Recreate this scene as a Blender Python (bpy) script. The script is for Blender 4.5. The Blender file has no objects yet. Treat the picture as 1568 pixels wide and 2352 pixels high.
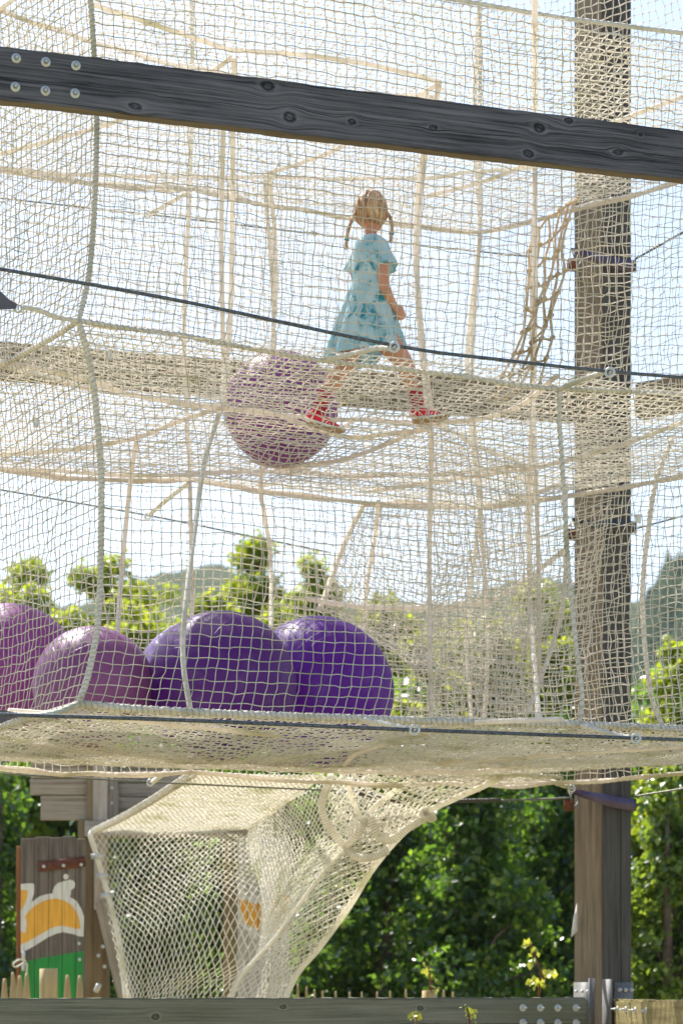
import bpy, bmesh, math, random
import numpy as np
from mathutils import Vector, Matrix
R = math.radians
rng = np.random.default_rng(7); random.seed(7)
SC = bpy.context.scene
# ---------------------------------------------------------------- camera
F, CX, HY, EYE = 5300.0, 784.0, 2278.0, 1.6          # focal length and principal point in 1568-px units
cam = bpy.data.cameras.new('camera'); co = bpy.data.objects.new('camera', cam)
SC.collection.objects.link(co); SC.camera = co
co.location = (0, 0, EYE); co.rotation_euler = (R(90), 0, 0)
cam.sensor_fit = 'HORIZONTAL'; cam.sensor_width = 24; cam.lens = F/1568*24
cam.shift_y = (HY-1176)/1568
cam.clip_start = .1; cam.clip_end = 5000
cam.dof.use_dof = True; cam.dof.focus_distance = 10.6; cam.dof.aperture_fstop = 3.3
# ---------------------------------------------------------------- world, sun, exposure
SUN_EL, SUN_AZ = R(54), R(-34)                       # azimuth from +Y (ahead of the camera), negative = to the left
w = bpy.data.worlds.new('World'); SC.world = w; w.use_nodes = True
nt = w.node_tree; bg = nt.nodes['Background']; sky = nt.nodes.new('ShaderNodeTexSky')
sky.sky_type = 'NISHITA'; sky.sun_disc = False; sky.sun_elevation = SUN_EL; sky.sun_rotation = SUN_AZ
sky.air_density = 1.0; sky.dust_density = 2.2; sky.ozone_density = 1.4; sky.altitude = 300
nt.links.new(sky.outputs[0], bg.inputs[0]); bg.inputs[1].default_value = .125
sl = bpy.data.lights.new('sun', 'SUN'); sl.energy = 5; sl.angle = R(.53); sl.color = (1, .965, .91)
so = bpy.data.objects.new('sun', sl); SC.collection.objects.link(so)
sd = Vector((math.sin(SUN_AZ)*math.cos(SUN_EL), math.cos(SUN_AZ)*math.cos(SUN_EL), math.sin(SUN_EL)))
so.rotation_euler = sd.to_track_quat('Z', 'Y').to_euler(); so.location = (-10, 20, 30)
vs = SC.view_settings
SC.display_settings.display_device = 'sRGB'; vs.view_transform = 'Standard'; vs.look = 'None'; vs.gamma = 1; vs.exposure = 1.06; vs.use_curve_mapping = False
SC.cycles.max_bounces = 8; SC.cycles.diffuse_bounces = 4; SC.cycles.transmission_bounces = 6; SC.cycles.transparent_max_bounces = 12

# ---------------------------------------------------------------- helpers
def P(x, y, Y):
    return np.array([(x-CX)/F*Y, Y, EYE+(HY-y)/F*Y])
def PL(pts, Y=None):
    return [P(p[0], p[1], p[2] if len(p) > 2 else Y) for p in pts]
def onz(x, y, z):                                    # point at height z above the eye
    return P(x, y, z*F/(HY-y))
def tag(o, label=None, cat=None, group=None, kind=None):
    if label: o['label'] = label
    if cat: o['category'] = cat
    if group: o['group'] = group
    if kind: o['kind'] = kind
    return o
def link(o, parent=None):
    SC.collection.objects.link(o)
    if parent is not None: o.parent = parent; o.matrix_parent_inverse = parent.matrix_world.inverted()
    return o
def thing(name, loc, label, cat, group=None, rz=0):
    o = bpy.data.objects.new(name, None); o.empty_display_size = .1
    o.location = Vector([float(v) for v in loc]); o.rotation_euler = (0, 0, rz)
    SC.collection.objects.link(o)
    o.matrix_basis = Matrix.LocRotScale(o.location, o.rotation_euler, None)
    bpy.context.view_layer.update()
    return tag(o, label, cat, group)
def obj(name, me, mat, parent=None, smooth=False):
    if mat is not None and not me.materials: me.materials.append(mat)
    if smooth: me.polygons.foreach_set('use_smooth', np.ones(len(me.polygons), dtype=bool))
    return link(bpy.data.objects.new(name, me), parent)
def npmesh(name, V, quads=None, tris=None):
    V = np.asarray(V, dtype=np.float32).reshape(-1, 3)
    me = bpy.data.meshes.new(name); loops = []; starts = []; n = 0
    for arr, k in ((quads, 4), (tris, 3)):
        if arr is None or len(arr) == 0: continue
        arr = np.asarray(arr, dtype=np.int32).reshape(-1, k)
        loops.append(arr.ravel()); starts.append(n+np.arange(len(arr))*k); n += arr.size
    loops = np.concatenate(loops).astype(np.int32); starts = np.concatenate(starts).astype(np.int32)
    me.vertices.add(len(V)); me.vertices.foreach_set('co', V.ravel())
    me.loops.add(len(loops)); me.loops.foreach_set('vertex_index', loops)
    me.polygons.add(len(starts)); me.polygons.foreach_set('loop_start', starts)
    me.update(calc_edges=True)
    return me
class MB:                                            # collects V, quads, tris
    def __init__(s): s.V = []; s.Q = []; s.T = []; s.n = 0
    def add(s, V, Q=None, T=None):
        V = np.asarray(V, float).reshape(-1, 3)
        if Q is not None and len(Q): s.Q.append(np.asarray(Q, int).reshape(-1, 4)+s.n)
        if T is not None and len(T): s.T.append(np.asarray(T, int).reshape(-1, 3)+s.n)
        s.V.append(V); s.n += len(V); return s
    def mesh(s, name='m'):
        return npmesh(name, np.concatenate(s.V), np.concatenate(s.Q) if s.Q else None, np.concatenate(s.T) if s.T else None)
    def build(s, name, mat, parent=None, smooth=False): return obj(name, s.mesh(name), mat, parent, smooth)
def crom(pts, n):                                    # Catmull-Rom through pts, n samples evenly by length
    p = np.array(pts, float)
    if len(p) == 2:
        t = np.linspace(0, 1, n)[:, None]; return p[0]*(1-t)+p[1]*t
    q = np.vstack([2*p[0]-p[1], p, 2*p[-1]-p[-2]]); out = []
    for i in range(1, len(q)-2):
        t = np.linspace(0, 1, 24, endpoint=False)[:, None]
        a, b, c, d = q[i-1], q[i], q[i+1], q[i+2]
        out.append(.5*((2*b)+(-a+c)*t+(2*a-5*b+4*c-d)*t**2+(-a+3*b-3*c+d)*t**3))
    out = np.vstack(out+[p[-1:]])
    s = np.r_[0, np.cumsum(np.linalg.norm(np.diff(out, axis=0), axis=1))]
    u = np.linspace(0, s[-1], n)
    return np.stack([np.interp(u, s, out[:, k]) for k in range(3)], 1)
def plen(pts): return float(np.linalg.norm(np.diff(np.array(pts, float), axis=0), axis=1).sum())
def frames(C):
    T = np.gradient(C, axis=0); T /= np.linalg.norm(T, axis=1)[:, None]+1e-12
    ref = np.array([0, 0, 1.]) if abs(T[0][2]) < .9 else np.array([0, 1., 0])
    N = np.zeros_like(C); n = np.cross(T[0], ref); n /= np.linalg.norm(n)
    for i in range(len(C)):
        n = n-T[i]*np.dot(n, T[i]); n /= np.linalg.norm(n)+1e-12; N[i] = n
    return T, N, np.cross(T, N)
def tube(mb, pts, r, sides=8, step=.02, lobes=0, lobe_amp=.12, pitch=.08, lump=0, taper=None, spline=True):
    L = plen(pts); n = max(3, int(L/step)+1)
    C = crom(pts, n) if spline else np.array(pts, float); n = len(C)
    T, N, B = frames(C)
    th = np.linspace(0, 2*np.pi, sides, endpoint=False)
    s = np.linspace(0, L, n)[:, None]
    rr = r*np.ones((n, sides))
    if lobes: rr = rr*(1+lobe_amp*np.cos(lobes*(th[None]-2*np.pi*s/(pitch*lobes))))
    if lump: rr = rr*(1+lump*rng.standard_normal((n, 1))*.6+lump*rng.standard_normal((n, sides))*.4)
    if taper is not None: rr = rr*np.interp(np.linspace(0, 1, n), np.linspace(0, 1, len(taper)), taper)[:, None]
    V = C[:, None]+rr[..., None]*(np.cos(th)[None, :, None]*N[:, None]+np.sin(th)[None, :, None]*B[:, None])
    i = np.arange(n-1)[:, None]*sides; j = np.arange(sides)[None]; k = (j+1) % sides
    Q = np.stack([i+j, i+k, i+sides+k, i+sides+j], -1).reshape(-1, 4)
    V = V.reshape(-1, 3); V = np.vstack([V, C[:1], C[-1:]]); c0 = n*sides
    jj = np.arange(sides); kk = (jj+1) % sides
    T2 = np.vstack([np.stack([kk, jj, jj*0+c0], 1), np.stack([(n-1)*sides+jj, (n-1)*sides+kk, jj*0+c0+1], 1)])
    return mb.add(V, Q, T2)
def helix(mb, pts, r, cr, pitch=.03, jitter=.3, sides=4):
    L = plen(pts); turns = L/pitch; n = int(turns*8); C = crom(pts, n); T, N, B = frames(C)
    a = np.linspace(0, turns*2*np.pi, n)+jitter*np.sin(np.linspace(0, turns*1.7, n))
    H = C+(r+cr*.5)*(np.cos(a)[:, None]*N+np.sin(a)[:, None]*B)
    return tube(mb, H, cr, sides, spline=False)
def box(mb, c, h, M=None):                           # centre, half sizes
    V = np.array([[x, y, z] for x in (-1, 1) for y in (-1, 1) for z in (-1, 1)], float)*h+np.array(c)
    if M is not None: V = V@np.array(M).T
    Q = [[0, 1, 3, 2], [4, 6, 7, 5], [0, 4, 5, 1], [2, 3, 7, 6], [0, 2, 6, 4], [1, 5, 7, 3]]
    return mb.add(V, Q)
def cyl(mb, a, b, r, sides=14, r2=None):
    return tube(mb, [a, b], r, sides, step=10, spline=False, taper=None if r2 is None else [1, r2/r])
def netmesh(V, E, r, sides=4, knot=1.75, twoseg=0.0):
    V = np.asarray(V, float)
    used = np.unique(E); kv = V[used]
    if twoseg:
        mid = (V[E[:, 0]]+V[E[:, 1]])/2+rng.standard_normal((len(E), 3))*twoseg
        m0 = len(V); V = np.vstack([V, mid]); mi = m0+np.arange(len(E))
        E = np.vstack([np.stack([E[:, 0], mi], 1), np.stack([mi, E[:, 1]], 1)])
    a, b = V[E[:, 0]], V[E[:, 1]]; d = b-a; L = np.linalg.norm(d, axis=1)[:, None]+1e-9; d = d/L
    a = a-d*r*.35; b = b+d*r*.35
    ref = np.where(np.abs(d[:, 1:2]) < .8, np.array([[0, 1., 0]]), np.array([[1., 0, 0]]))
    s = np.cross(d, ref); s /= np.linalg.norm(s, axis=1)[:, None]; t = np.cross(d, s)
    th = np.linspace(0, 2*np.pi, sides, endpoint=False)+np.pi/sides
    off = r*(np.cos(th)[None, :, None]*s[:, None]+np.sin(th)[None, :, None]*t[:, None])
    VV = np.concatenate([a[:, None]+off, b[:, None]+off], 1)
    base = np.arange(len(E))[:, None]*2*sides; j = np.arange(sides)[None]; k = (j+1) % sides
    Q = np.stack([base+j, base+k, base+sides+k, base+sides+j], -1).reshape(-1, 4)
    VV = VV.reshape(-1, 3); n0 = len(VV)
    ob = rng.uniform(.75, 1.25, (len(kv), 1, 1))*knot*r*np.array([[1, 0, 0], [-1, 0, 0], [0, 1, 0], [0, -1, 0], [0, 0, 1], [0, 0, -1.]])[None]
    KV = (kv[:, None]+ob).reshape(-1, 3)
    kt = np.array([[0, 2, 4], [2, 1, 4], [1, 3, 4], [3, 0, 4], [2, 0, 5], [1, 2, 5], [3, 1, 5], [0, 3, 5]])
    KT = (n0+np.arange(len(kv))[:, None, None]*6+kt[None]).reshape(-1, 3)
    return npmesh('netting', np.vstack([VV, KV]), Q, KT)
def snoise(p, f, amp, seed=0):                       # cheap smooth vector noise
    r = np.random.default_rng(seed); out = np.zeros_like(p)
    for k in range(5):
        w_ = r.standard_normal((3, 3))*f; ph = r.uniform(0, 6.28, 3)
        out += np.sin(p@w_.T+ph)
    return out*amp/2.2
def coons(bot, top, left, right, nu, nv):
    b, t = crom(bot, nu), crom(top, nu); l, r_ = crom(left, nv), crom(right, nv)
    u = np.linspace(0, 1, nu)[None, :, None]; v = np.linspace(0, 1, nv)[:, None, None]
    S = (1-v)*b[None]+v*t[None]+(1-u)*l[:, None]+u*r_[:, None]
    S -= (1-u)*(1-v)*b[0]+u*(1-v)*b[-1]+(1-u)*v*t[0]+u*v*t[-1]
    return S
def gridE(nv, nu):
    idx = np.arange(nu*nv).reshape(nv, nu)
    return np.vstack([np.stack([idx[:, :-1].ravel(), idx[:, 1:].ravel()], 1), np.stack([idx[:-1].ravel(), idx[1:].ravel()], 1)])
def wallnet(bot, top, left, right, cell=.05, r=.0024, jit=.004, seed=1, warp=.012, sides=4, diamond=False, twoseg=.0, cu=None, cv=None, bulge=(0, 0, 0), knot=1.75):
    nu = max(3, int(round(max(plen(bot), plen(top))/(cu or cell)))+1); nv = max(3, int(round(max(plen(left), plen(right))/(cv or cell)))+1)
    S = coons(bot, top, left, right, nu, nv)
    u = np.linspace(0, 1, nu)[None, :, None]; v = np.linspace(0, 1, nv)[:, None, None]
    m = (16*u*(1-u)*v*(1-v))
    S = S+m*np.array(bulge)
    e = np.minimum(1, 6*np.minimum(u, 1-u))*np.minimum(1, 6*np.minimum(v, 1-v))
    S = S+e*snoise(S.reshape(-1, 3), 2.2, warp, seed).reshape(S.shape)+snoise(S.reshape(-1, 3), 14, jit*.8, seed+5).reshape(S.shape)*e
    S = S+rng.standard_normal(S.shape)*jit*.7
    V = S.reshape(-1, 3)
    if diamond:
        idx = np.arange(nu*nv).reshape(nv, nu)
        ii, jj = np.meshgrid(np.arange(nv), np.arange(nu), indexing='ij'); par = (ii+jj) % 2 == 0
        E = []
        m1 = par[:-1, :-1]; E.append(np.stack([idx[:-1, :-1][m1], idx[1:, 1:][m1]], 1))
        m2 = par[:-1, 1:]; E.append(np.stack([idx[:-1, 1:][m2], idx[1:, :-1][m2]], 1))
        E = np.vstack(E)
    else: E = gridE(nv, nu)
    return netmesh(V, E, r, sides, twoseg=twoseg, knot=knot)

# ---------------------------------------------------------------- material node helpers
class G:
    def __init__(s, name):
        s.m = bpy.data.materials.new(name); s.m.use_nodes = True; s.t = s.m.node_tree; s.b = s.t.nodes['Principled BSDF']; s.out = s.t.nodes['Material Output']
    def n(s, typ, **kw):
        nd = s.t.nodes.new(typ)
        for k, v in kw.items(): setattr(nd, k, v)
        return nd
    def set(s, sock, v):
        if isinstance(v, bpy.types.NodeSocket): s.t.links.new(v, sock)
        elif v is not None:
            if sock.type == 'RGBA' and len(v) == 3: v = (*v, 1)
            sock.default_value = v
    def mt(s, op, a, b=None, c=None, clamp=False):
        nd = s.n('ShaderNodeMath', operation=op, use_clamp=clamp); s.set(nd.inputs[0], a)
        if b is not None: s.set(nd.inputs[1], b)
        if c is not None: s.set(nd.inputs[2], c)
        return nd.outputs[0]
    def coord(s, kind='Object'): return s.n('ShaderNodeTexCoord').outputs[kind]
    def mapping(s, v, scale=(1, 1, 1), loc=(0, 0, 0)):
        nd = s.n('ShaderNodeMapping'); s.set(nd.inputs[0], v); nd.inputs['Scale'].default_value = scale; nd.inputs['Location'].default_value = loc; return nd.outputs[0]
    def noise(s, v, scale=5, detail=4, rough=.55, dist=0):
        nd = s.n('ShaderNodeTexNoise'); s.set(nd.inputs['Vector'], v); nd.inputs['Scale'].default_value = scale; nd.inputs['Detail'].default_value = detail
        nd.inputs['Roughness'].default_value = rough; nd.inputs['Distortion'].default_value = dist; return nd.outputs['Fac']
    def ramp(s, f, stops):
        nd = s.n('ShaderNodeValToRGB'); s.set(nd.inputs[0], f); cr = nd.color_ramp
        while len(cr.elements) < len(stops): cr.elements.new(.5)
        for e, (p, c) in zip(cr.elements, stops): e.position = p; e.color = (*c, 1) if len(c) == 3 else c
        return nd.outputs[0]
    def mix(s, f, a, b, mode='MIX'):
        nd = s.n('ShaderNodeMix', data_type='RGBA', blend_type=mode); s.set(nd.inputs[0], f); s.set(nd.inputs[6], a); s.set(nd.inputs[7], b); return nd.outputs[2]
    def sm(s, x, lo, hi):
        nd = s.n('ShaderNodeMapRange', interpolation_type='SMOOTHSTEP'); s.set(nd.inputs[0], x); nd.inputs[1].default_value = lo; nd.inputs[2].default_value = hi; return nd.outputs[0]
    def bump(s, h, strength=.5, dist=.005):
        nd = s.n('ShaderNodeBump'); s.set(nd.inputs['Height'], h); nd.inputs['Strength'].default_value = strength; nd.inputs['Distance'].default_value = dist
        s.t.links.new(nd.outputs[0], s.b.inputs['Normal']); return nd.outputs[0]
    def fin(s, col=None, rough=.7, metal=0, spec=None):
        if col is not None: s.set(s.b.inputs['Base Color'], col)
        s.set(s.b.inputs['Roughness'], rough); s.set(s.b.inputs['Metallic'], metal)
        if spec is not None: s.b.inputs['Specular IOR Level'].default_value = spec
        return s.m
    def translucent(s, col, fac):
        tr = s.n('ShaderNodeBsdfTranslucent'); s.set(tr.inputs[0], col); mx = s.n('ShaderNodeMixShader'); s.set(mx.inputs[0], fac)
        s.t.links.new(s.b.outputs[0], mx.inputs[1]); s.t.links.new(tr.outputs[0], mx.inputs[2]); s.t.links.new(mx.outputs[0], s.out.inputs[0])
def rope_mat(name, c1, c2, trans=.2, scale=40, rough=.85):
    g = G(name); f = g.noise(g.coord(), scale, 3); col = g.ramp(f, [(.3, c1), (.7, c2)])
    f2 = g.noise(g.coord(), 3.1, 3); col = g.mix(g.sm(f2, .52, .75), col, tuple(x*y for x, y in zip(c1, (.8, .82, .68))))
    g.bump(g.noise(g.coord(), 260, 2), .5, .002); g.fin(col, rough, spec=.25)
    if trans: g.translucent(col, trans)
    return g.m
def flat_mat(name, col, rough=.6, metal=0, var=.12, scale=25, bump=.15):
    g = G(name); f = g.noise(g.coord(), scale, 4)
    c = g.ramp(f, [(.25, tuple(max(0, x*(1-var*2)) for x in col)), (.75, tuple(min(1, x*(1+var)) for x in col))])
    if bump: g.bump(f, bump, .003)
    return g.fin(c, rough, metal)
def wood_mat(name, dark, light, knots=(), crack=None, freq=62, moss=None, warm=None, seed=0.0, bumpn=.5, contrast=1):
    """grain runs along local X; knots (x, z, r) bow the grain; side faces use y too"""
    g = G(name); sep = g.n('ShaderNodeSeparateXYZ'); g.set(sep.inputs[0], g.coord())
    x, y, z = sep.outputs; x0 = x; kwx = g.mt('MULTIPLY', g.mt('SUBTRACT', g.noise(g.coord(), 22, 3), .5), .020); kwz = g.mt('MULTIPLY', g.mt('SUBTRACT', g.noise(g.mapping(g.coord(), (1, 1, 1), (5, 3, 1)), 22, 3), .5), .020)
    zz = g.mt('ADD', z, g.mt('MULTIPLY', y, .83)); z0 = z
    field = zz; core = None; halo = None
    for (kx, kz, kr) in knots:
        dx = g.mt('MULTIPLY', g.mt('ADD', g.mt('SUBTRACT', x, kx), kwx), .45+.4*((kx*3.7) % 1)); dz = g.mt('ADD', g.mt('SUBTRACT', z0, kz), kwz)
        d = g.mt('SQRT', g.mt('ADD', g.mt('MULTIPLY', dx, dx), g.mt('MULTIPLY', dz, dz)))
        q = g.mt('DIVIDE', d, kr*2.3); wgt = g.mt('EXPONENT', g.mt('MULTIPLY', g.mt('MULTIPLY', q, q), -1))
        field = g.mt('SUBTRACT', field, g.mt('MULTIPLY', dz, g.mt('MULTIPLY', wgt, .92)))
        rg = g.mt('MULTIPLY', g.mt('SINE', g.mt('MULTIPLY', d, 900)), g.sm(d, kr, kr*.75))
        k1 = g.mt('MULTIPLY_ADD', rg, .22, g.mt('SUBTRACT', g.sm(d, kr*1.25, kr*.8), g.mt('MULTIPLY', g.sm(d, kr*.75, kr*.3), .75)))
        core = k1 if core is None else g.mt('MAXIMUM', core, k1)
        hal = g.mt('SUBTRACT', g.sm(d, kr*2.2, kr*.9), g.sm(d, kr*1.0, kr*.6)); ck = g.mt('MULTIPLY', g.mt('LESS_THAN', g.mt('ABSOLUTE', g.mt('ADD', dz, g.mt('MULTIPLY', dx, .35 if kx*7 % 2 < 1 else -.5))), kr*.09), g.mt('LESS_THAN', d, kr*1.1))
        core = g.mt('MAXIMUM', core, g.mt('MULTIPLY', ck, 1.2)); halo = hal if halo is None else g.mt('MAXIMUM', halo, hal)
    cv = g.n('ShaderNodeCombineXYZ'); g.set(cv.inputs[0], g.mt('MULTIPLY_ADD', x, 1.3, seed)); g.set(cv.inputs[1], g.mt('MULTIPLY', field, freq)); cv.inputs[2].default_value = seed
    lines = g.noise(cv.outputs[0], 1.0, 5, .62, .35)
    cv2 = g.n('ShaderNodeCombineXYZ'); g.set(cv2.inputs[0], g.mt('MULTIPLY', x, 6)); g.set(cv2.inputs[1], g.mt('MULTIPLY', field, freq*6)); cv2.inputs[2].default_value = seed+3
    fine = g.noise(cv2.outputs[0], 1.0, 3, .6)
    blot = g.noise(g.mapping(g.coord(), (1.4, 5, 5), (seed, 0, 0)), 1.6, 4, .6)
    val = g.mt('ADD', g.mt('MULTIPLY', lines, .55), g.mt('ADD', g.mt('MULTIPLY', fine, .25), g.mt('MULTIPLY', blot, .2)))
    lo, hi = .5-.13/contrast, .5+.15/contrast
    mid = tuple((a+b)/2 for a, b in zip(dark, light))
    col = g.ramp(val, [(lo, dark), (.5, mid), (hi, light)])
    if warm: col = g.mix(g.sm(g.noise(g.mapping(g.coord(), (.9, 3, 3), (seed+7, 2, 0)), 2.0, 3), .45, .75), col, warm)
    if moss: col = g.mix(g.mt('MULTIPLY', g.sm(g.noise(g.mapping(g.coord(), (.8, 2, 2), (seed, 5, 1)), 2.5, 4), .42, .7), .75), col, moss)
    h = val
    if core is not None:
        col = g.mix(g.mt('MULTIPLY', halo, .35, clamp=True), col, tuple(min(1, c*1.25) for c in light))
        col = g.mix(g.mt('MULTIPLY', core, .8, clamp=True), col, tuple(c*.22 for c in dark)); h = g.mt('SUBTRACT', h, g.mt('MULTIPLY', core, .3))
    if crack is not None:
        cw = g.n('ShaderNodeCombineXYZ'); g.set(cw.inputs[0], x)
        off = g.mt('MULTIPLY', g.mt('SUBTRACT', g.noise(cw.outputs[0], 2.2, 3), .5), .05)
        off2 = g.mt('MULTIPLY', g.mt('SUBTRACT', g.noise(cw.outputs[0], 19, 2), .5), .006)
        dd = g.mt('ABSOLUTE', g.mt('SUBTRACT', field, g.mt('ADD', crack, g.mt('ADD', off, off2))))
        wd = g.mt('MULTIPLY', g.noise(cw.outputs[0], 5.3, 2), .0034)
        cm = g.mt('LESS_THAN', dd, wd)
        col = g.mix(g.mt('MULTIPLY', cm, .88), col, (.01, .009, .008)); h = g.mt('SUBTRACT', h, g.mt('MULTIPLY', cm, .6))
    g.bump(h, bumpn, .006)
    return g.fin(col, .8, spec=.3)

M = {}
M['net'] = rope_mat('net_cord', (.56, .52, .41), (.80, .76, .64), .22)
M['netlit'] = rope_mat('net_cord_sunlit', (.84, .78, .68), (.95, .92, .85), .5)  # paler copy of the front cord; sun on the inner nets is in its colour
M['rope'] = rope_mat('white_rope', (.55, .52, .44), (.80, .77, .68), .08, 60)
M['lash'] = rope_mat('lashing_cord', (.40, .36, .27), (.62, .58, .46), .0, 90)
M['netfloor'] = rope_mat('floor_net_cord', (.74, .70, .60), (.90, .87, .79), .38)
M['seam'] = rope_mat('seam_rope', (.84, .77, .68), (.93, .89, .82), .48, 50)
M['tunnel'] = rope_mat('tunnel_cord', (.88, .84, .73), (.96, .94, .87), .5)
M['brown'] = rope_mat('hemp_rope', (.60, .43, .23), (.86, .69, .45), .3, 60)
M['steel'] = flat_mat('galvanised_steel', (.15, .15, .145), .6, .0, .2, 60)
M['bolt'] = flat_mat('zinc_bolt', (.60, .62, .60), .42, .25, .1, 80)
M['nut'] = flat_mat('dull_nut', (.22, .24, .23), .5, .2)
M['dark'] = flat_mat('dark_steel', (.05, .05, .06), .45, .5)
M['sleeve'] = flat_mat('black_rubber_sleeve', (.035, .03, .03), .45, 0)
M['strap'] = flat_mat('purple_painted_steel', (.075, .05, .10), .4, .3)
M['rust'] = flat_mat('rusty_iron', (.16, .055, .03), .8, .2, .3)

# ---------------------------------------------------------------- ground and hills
EYEZ = EYE
def ground():
    g = G('dirt_and_grass'); c = g.coord(); f = g.noise(c, .35, 6); f2 = g.noise(c, 9, 5)
    col = g.mix(g.sm(f, .42, .6), g.ramp(f2, [(.3, (.30, .22, .13)), (.7, (.46, .36, .22))]), g.ramp(f2, [(.3, (.05, .09, .02)), (.7, (.12, .17, .05))]))
    g.bump(f2, .6, .03); m = g.fin(col, .95)
    n = 60; xs = np.concatenate([-np.geomspace(2500, 1, n//2), np.geomspace(1, 2500, n//2)]); X, Y = np.meshgrid(xs, xs+0)
    Z = np.zeros_like(X)
    V = np.stack([X, Y, Z], -1).reshape(-1, 3); idx = np.arange(n*n).reshape(n, n)
    Q = np.stack([idx[:-1, :-1], idx[:-1, 1:], idx[1:, 1:], idx[1:, :-1]], -1).reshape(-1, 4)
    tag(obj('ground', npmesh('ground', V, Q), m), kind='structure')
ground()
def hill(name, prof, Y0, depth, bump, c1, c2, seed, nx=240, ny=60, base=.35):
    r = np.random.default_rng(seed)
    px = np.array([p[0] for p in prof], float); py = np.array([p[1] for p in prof], float)
    u = np.linspace(px[0], px[-1], nx); top = (HY-np.interp(u, px, py))/F*(Y0+depth)+EYE
    v = np.linspace(0, 1.8, ny)
    Xd = (u-CX)/F
    Vv = []
    for k, t in enumerate(v):
        Y = Y0+depth*t
        z = top*(np.sin(min(t, 1)*np.pi/2)**.9) if t <= 1 else top*(1-.5*(t-1))
        X = Xd*(Y0+depth)
        zz = z+0
        if t > 0:
            for o in range(5):
                fx, fy = r.uniform(.05, .22)*2**o*.5, r.uniform(.05, .22)*2**o*.5
                zz = zz+bump*.6**o*np.sin(X*fx+Y*fy*1.3+o*2.1)*np.cos(X*fy*.7-Y*fx+o)
        zz += r.standard_normal(nx)*bump*.45*(t > 0)
        Vv.append(np.stack([X, np.full(nx, Y), np.where(t > 0, zz, -1)], -1))
    V = np.array(Vv).reshape(-1, 3); idx = np.arange(nx*ny).reshape(ny, nx)
    Q = np.stack([idx[:-1, :-1], idx[:-1, 1:], idx[1:, 1:], idx[1:, :-1]], -1).reshape(-1, 4)
    g = G(name+'_forest'); f = g.noise(g.coord(), .35, 6, .7); col = g.ramp(f, [(.35, c1), (.65, c2)]); g.bump(f, 1, 1.5)
    tag(obj(name, npmesh(name, V, Q), g.fin(col, .95, spec=.1)), kind='structure')
hill('hills', [(-1500, 1440), (-300, 1440), (250, 1430), (400, 1362), (540, 1352), (700, 1420), (1000, 1430), (1180, 1368), (1400, 1430), (1700, 1430), (2800, 1430)], 300, 220, 1.2, (.03, .05, .02), (.08, .11, .04), 3)
hill('wooded_hill', [(1050, 2200), (1300, 1900), (1420, 1560), (1470, 1400), (1510, 1335), (1568, 1315), (1700, 1290), (2600, 1250)], 110, 60, 1.0, (.010, .026, .016), (.035, .062, .03), 5)

# ---------------------------------------------------------------- trees
def leaf_mat(name, cols, trans, tcol):
    g = G(name); gi = g.n('ShaderNodeNewGeometry'); rnd = gi.outputs['Random Per Island']
    n = len(cols); col = g.ramp(rnd, [(i/(n-1), c) for i, c in enumerate(cols)])
    g.fin(col, .3, spec=.8)
    g.translucent(g.mix(.55, col, tcol, 'MIX'), trans); return g.m
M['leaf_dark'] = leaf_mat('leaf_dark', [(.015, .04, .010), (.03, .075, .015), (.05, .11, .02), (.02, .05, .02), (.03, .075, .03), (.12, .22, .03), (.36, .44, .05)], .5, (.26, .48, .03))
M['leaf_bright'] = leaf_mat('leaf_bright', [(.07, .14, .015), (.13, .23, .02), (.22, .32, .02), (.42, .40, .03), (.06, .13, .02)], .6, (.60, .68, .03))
M['leaf_mid'] = leaf_mat('leaf_mid', [(.05, .11, .015), (.09, .17, .02), (.14, .22, .03), (.04, .09, .02), (.26, .32, .04)], .5, (.38, .50, .03))
M['bark'] = wood_mat('bark', (.05, .035, .025), (.16, .12, .09), freq=20, seed=4.0)
def leaves(C, Nn, size, seed):
    r = np.random.default_rng(seed); n = len(C)
    d = r.standard_normal((n, 3)); d[:, 2] -= .2; d /= np.linalg.norm(d, axis=1)[:, None]
    up = Nn*.7+r.standard_normal((n, 3))*.7+np.array([0, 0, .5]); s = np.cross(d, up); s /= np.linalg.norm(s, axis=1)[:, None]+1e-9
    nn = np.cross(s, d); L = size*r.uniform(.6, 1.35, n)[:, None]; W = L*.36
    V = np.stack([C-d*L*.5, C+s*W+nn*W*.35+d*L*.05, C+d*L*.5, C-s*W+nn*W*.35+d*L*.05], 1)
    b = np.arange(n)[:, None]*4
    T = np.vstack([b+np.array([[0, 1, 2]]), b+np.array([[0, 2, 3]])])
    return V.reshape(-1, 3), T
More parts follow.
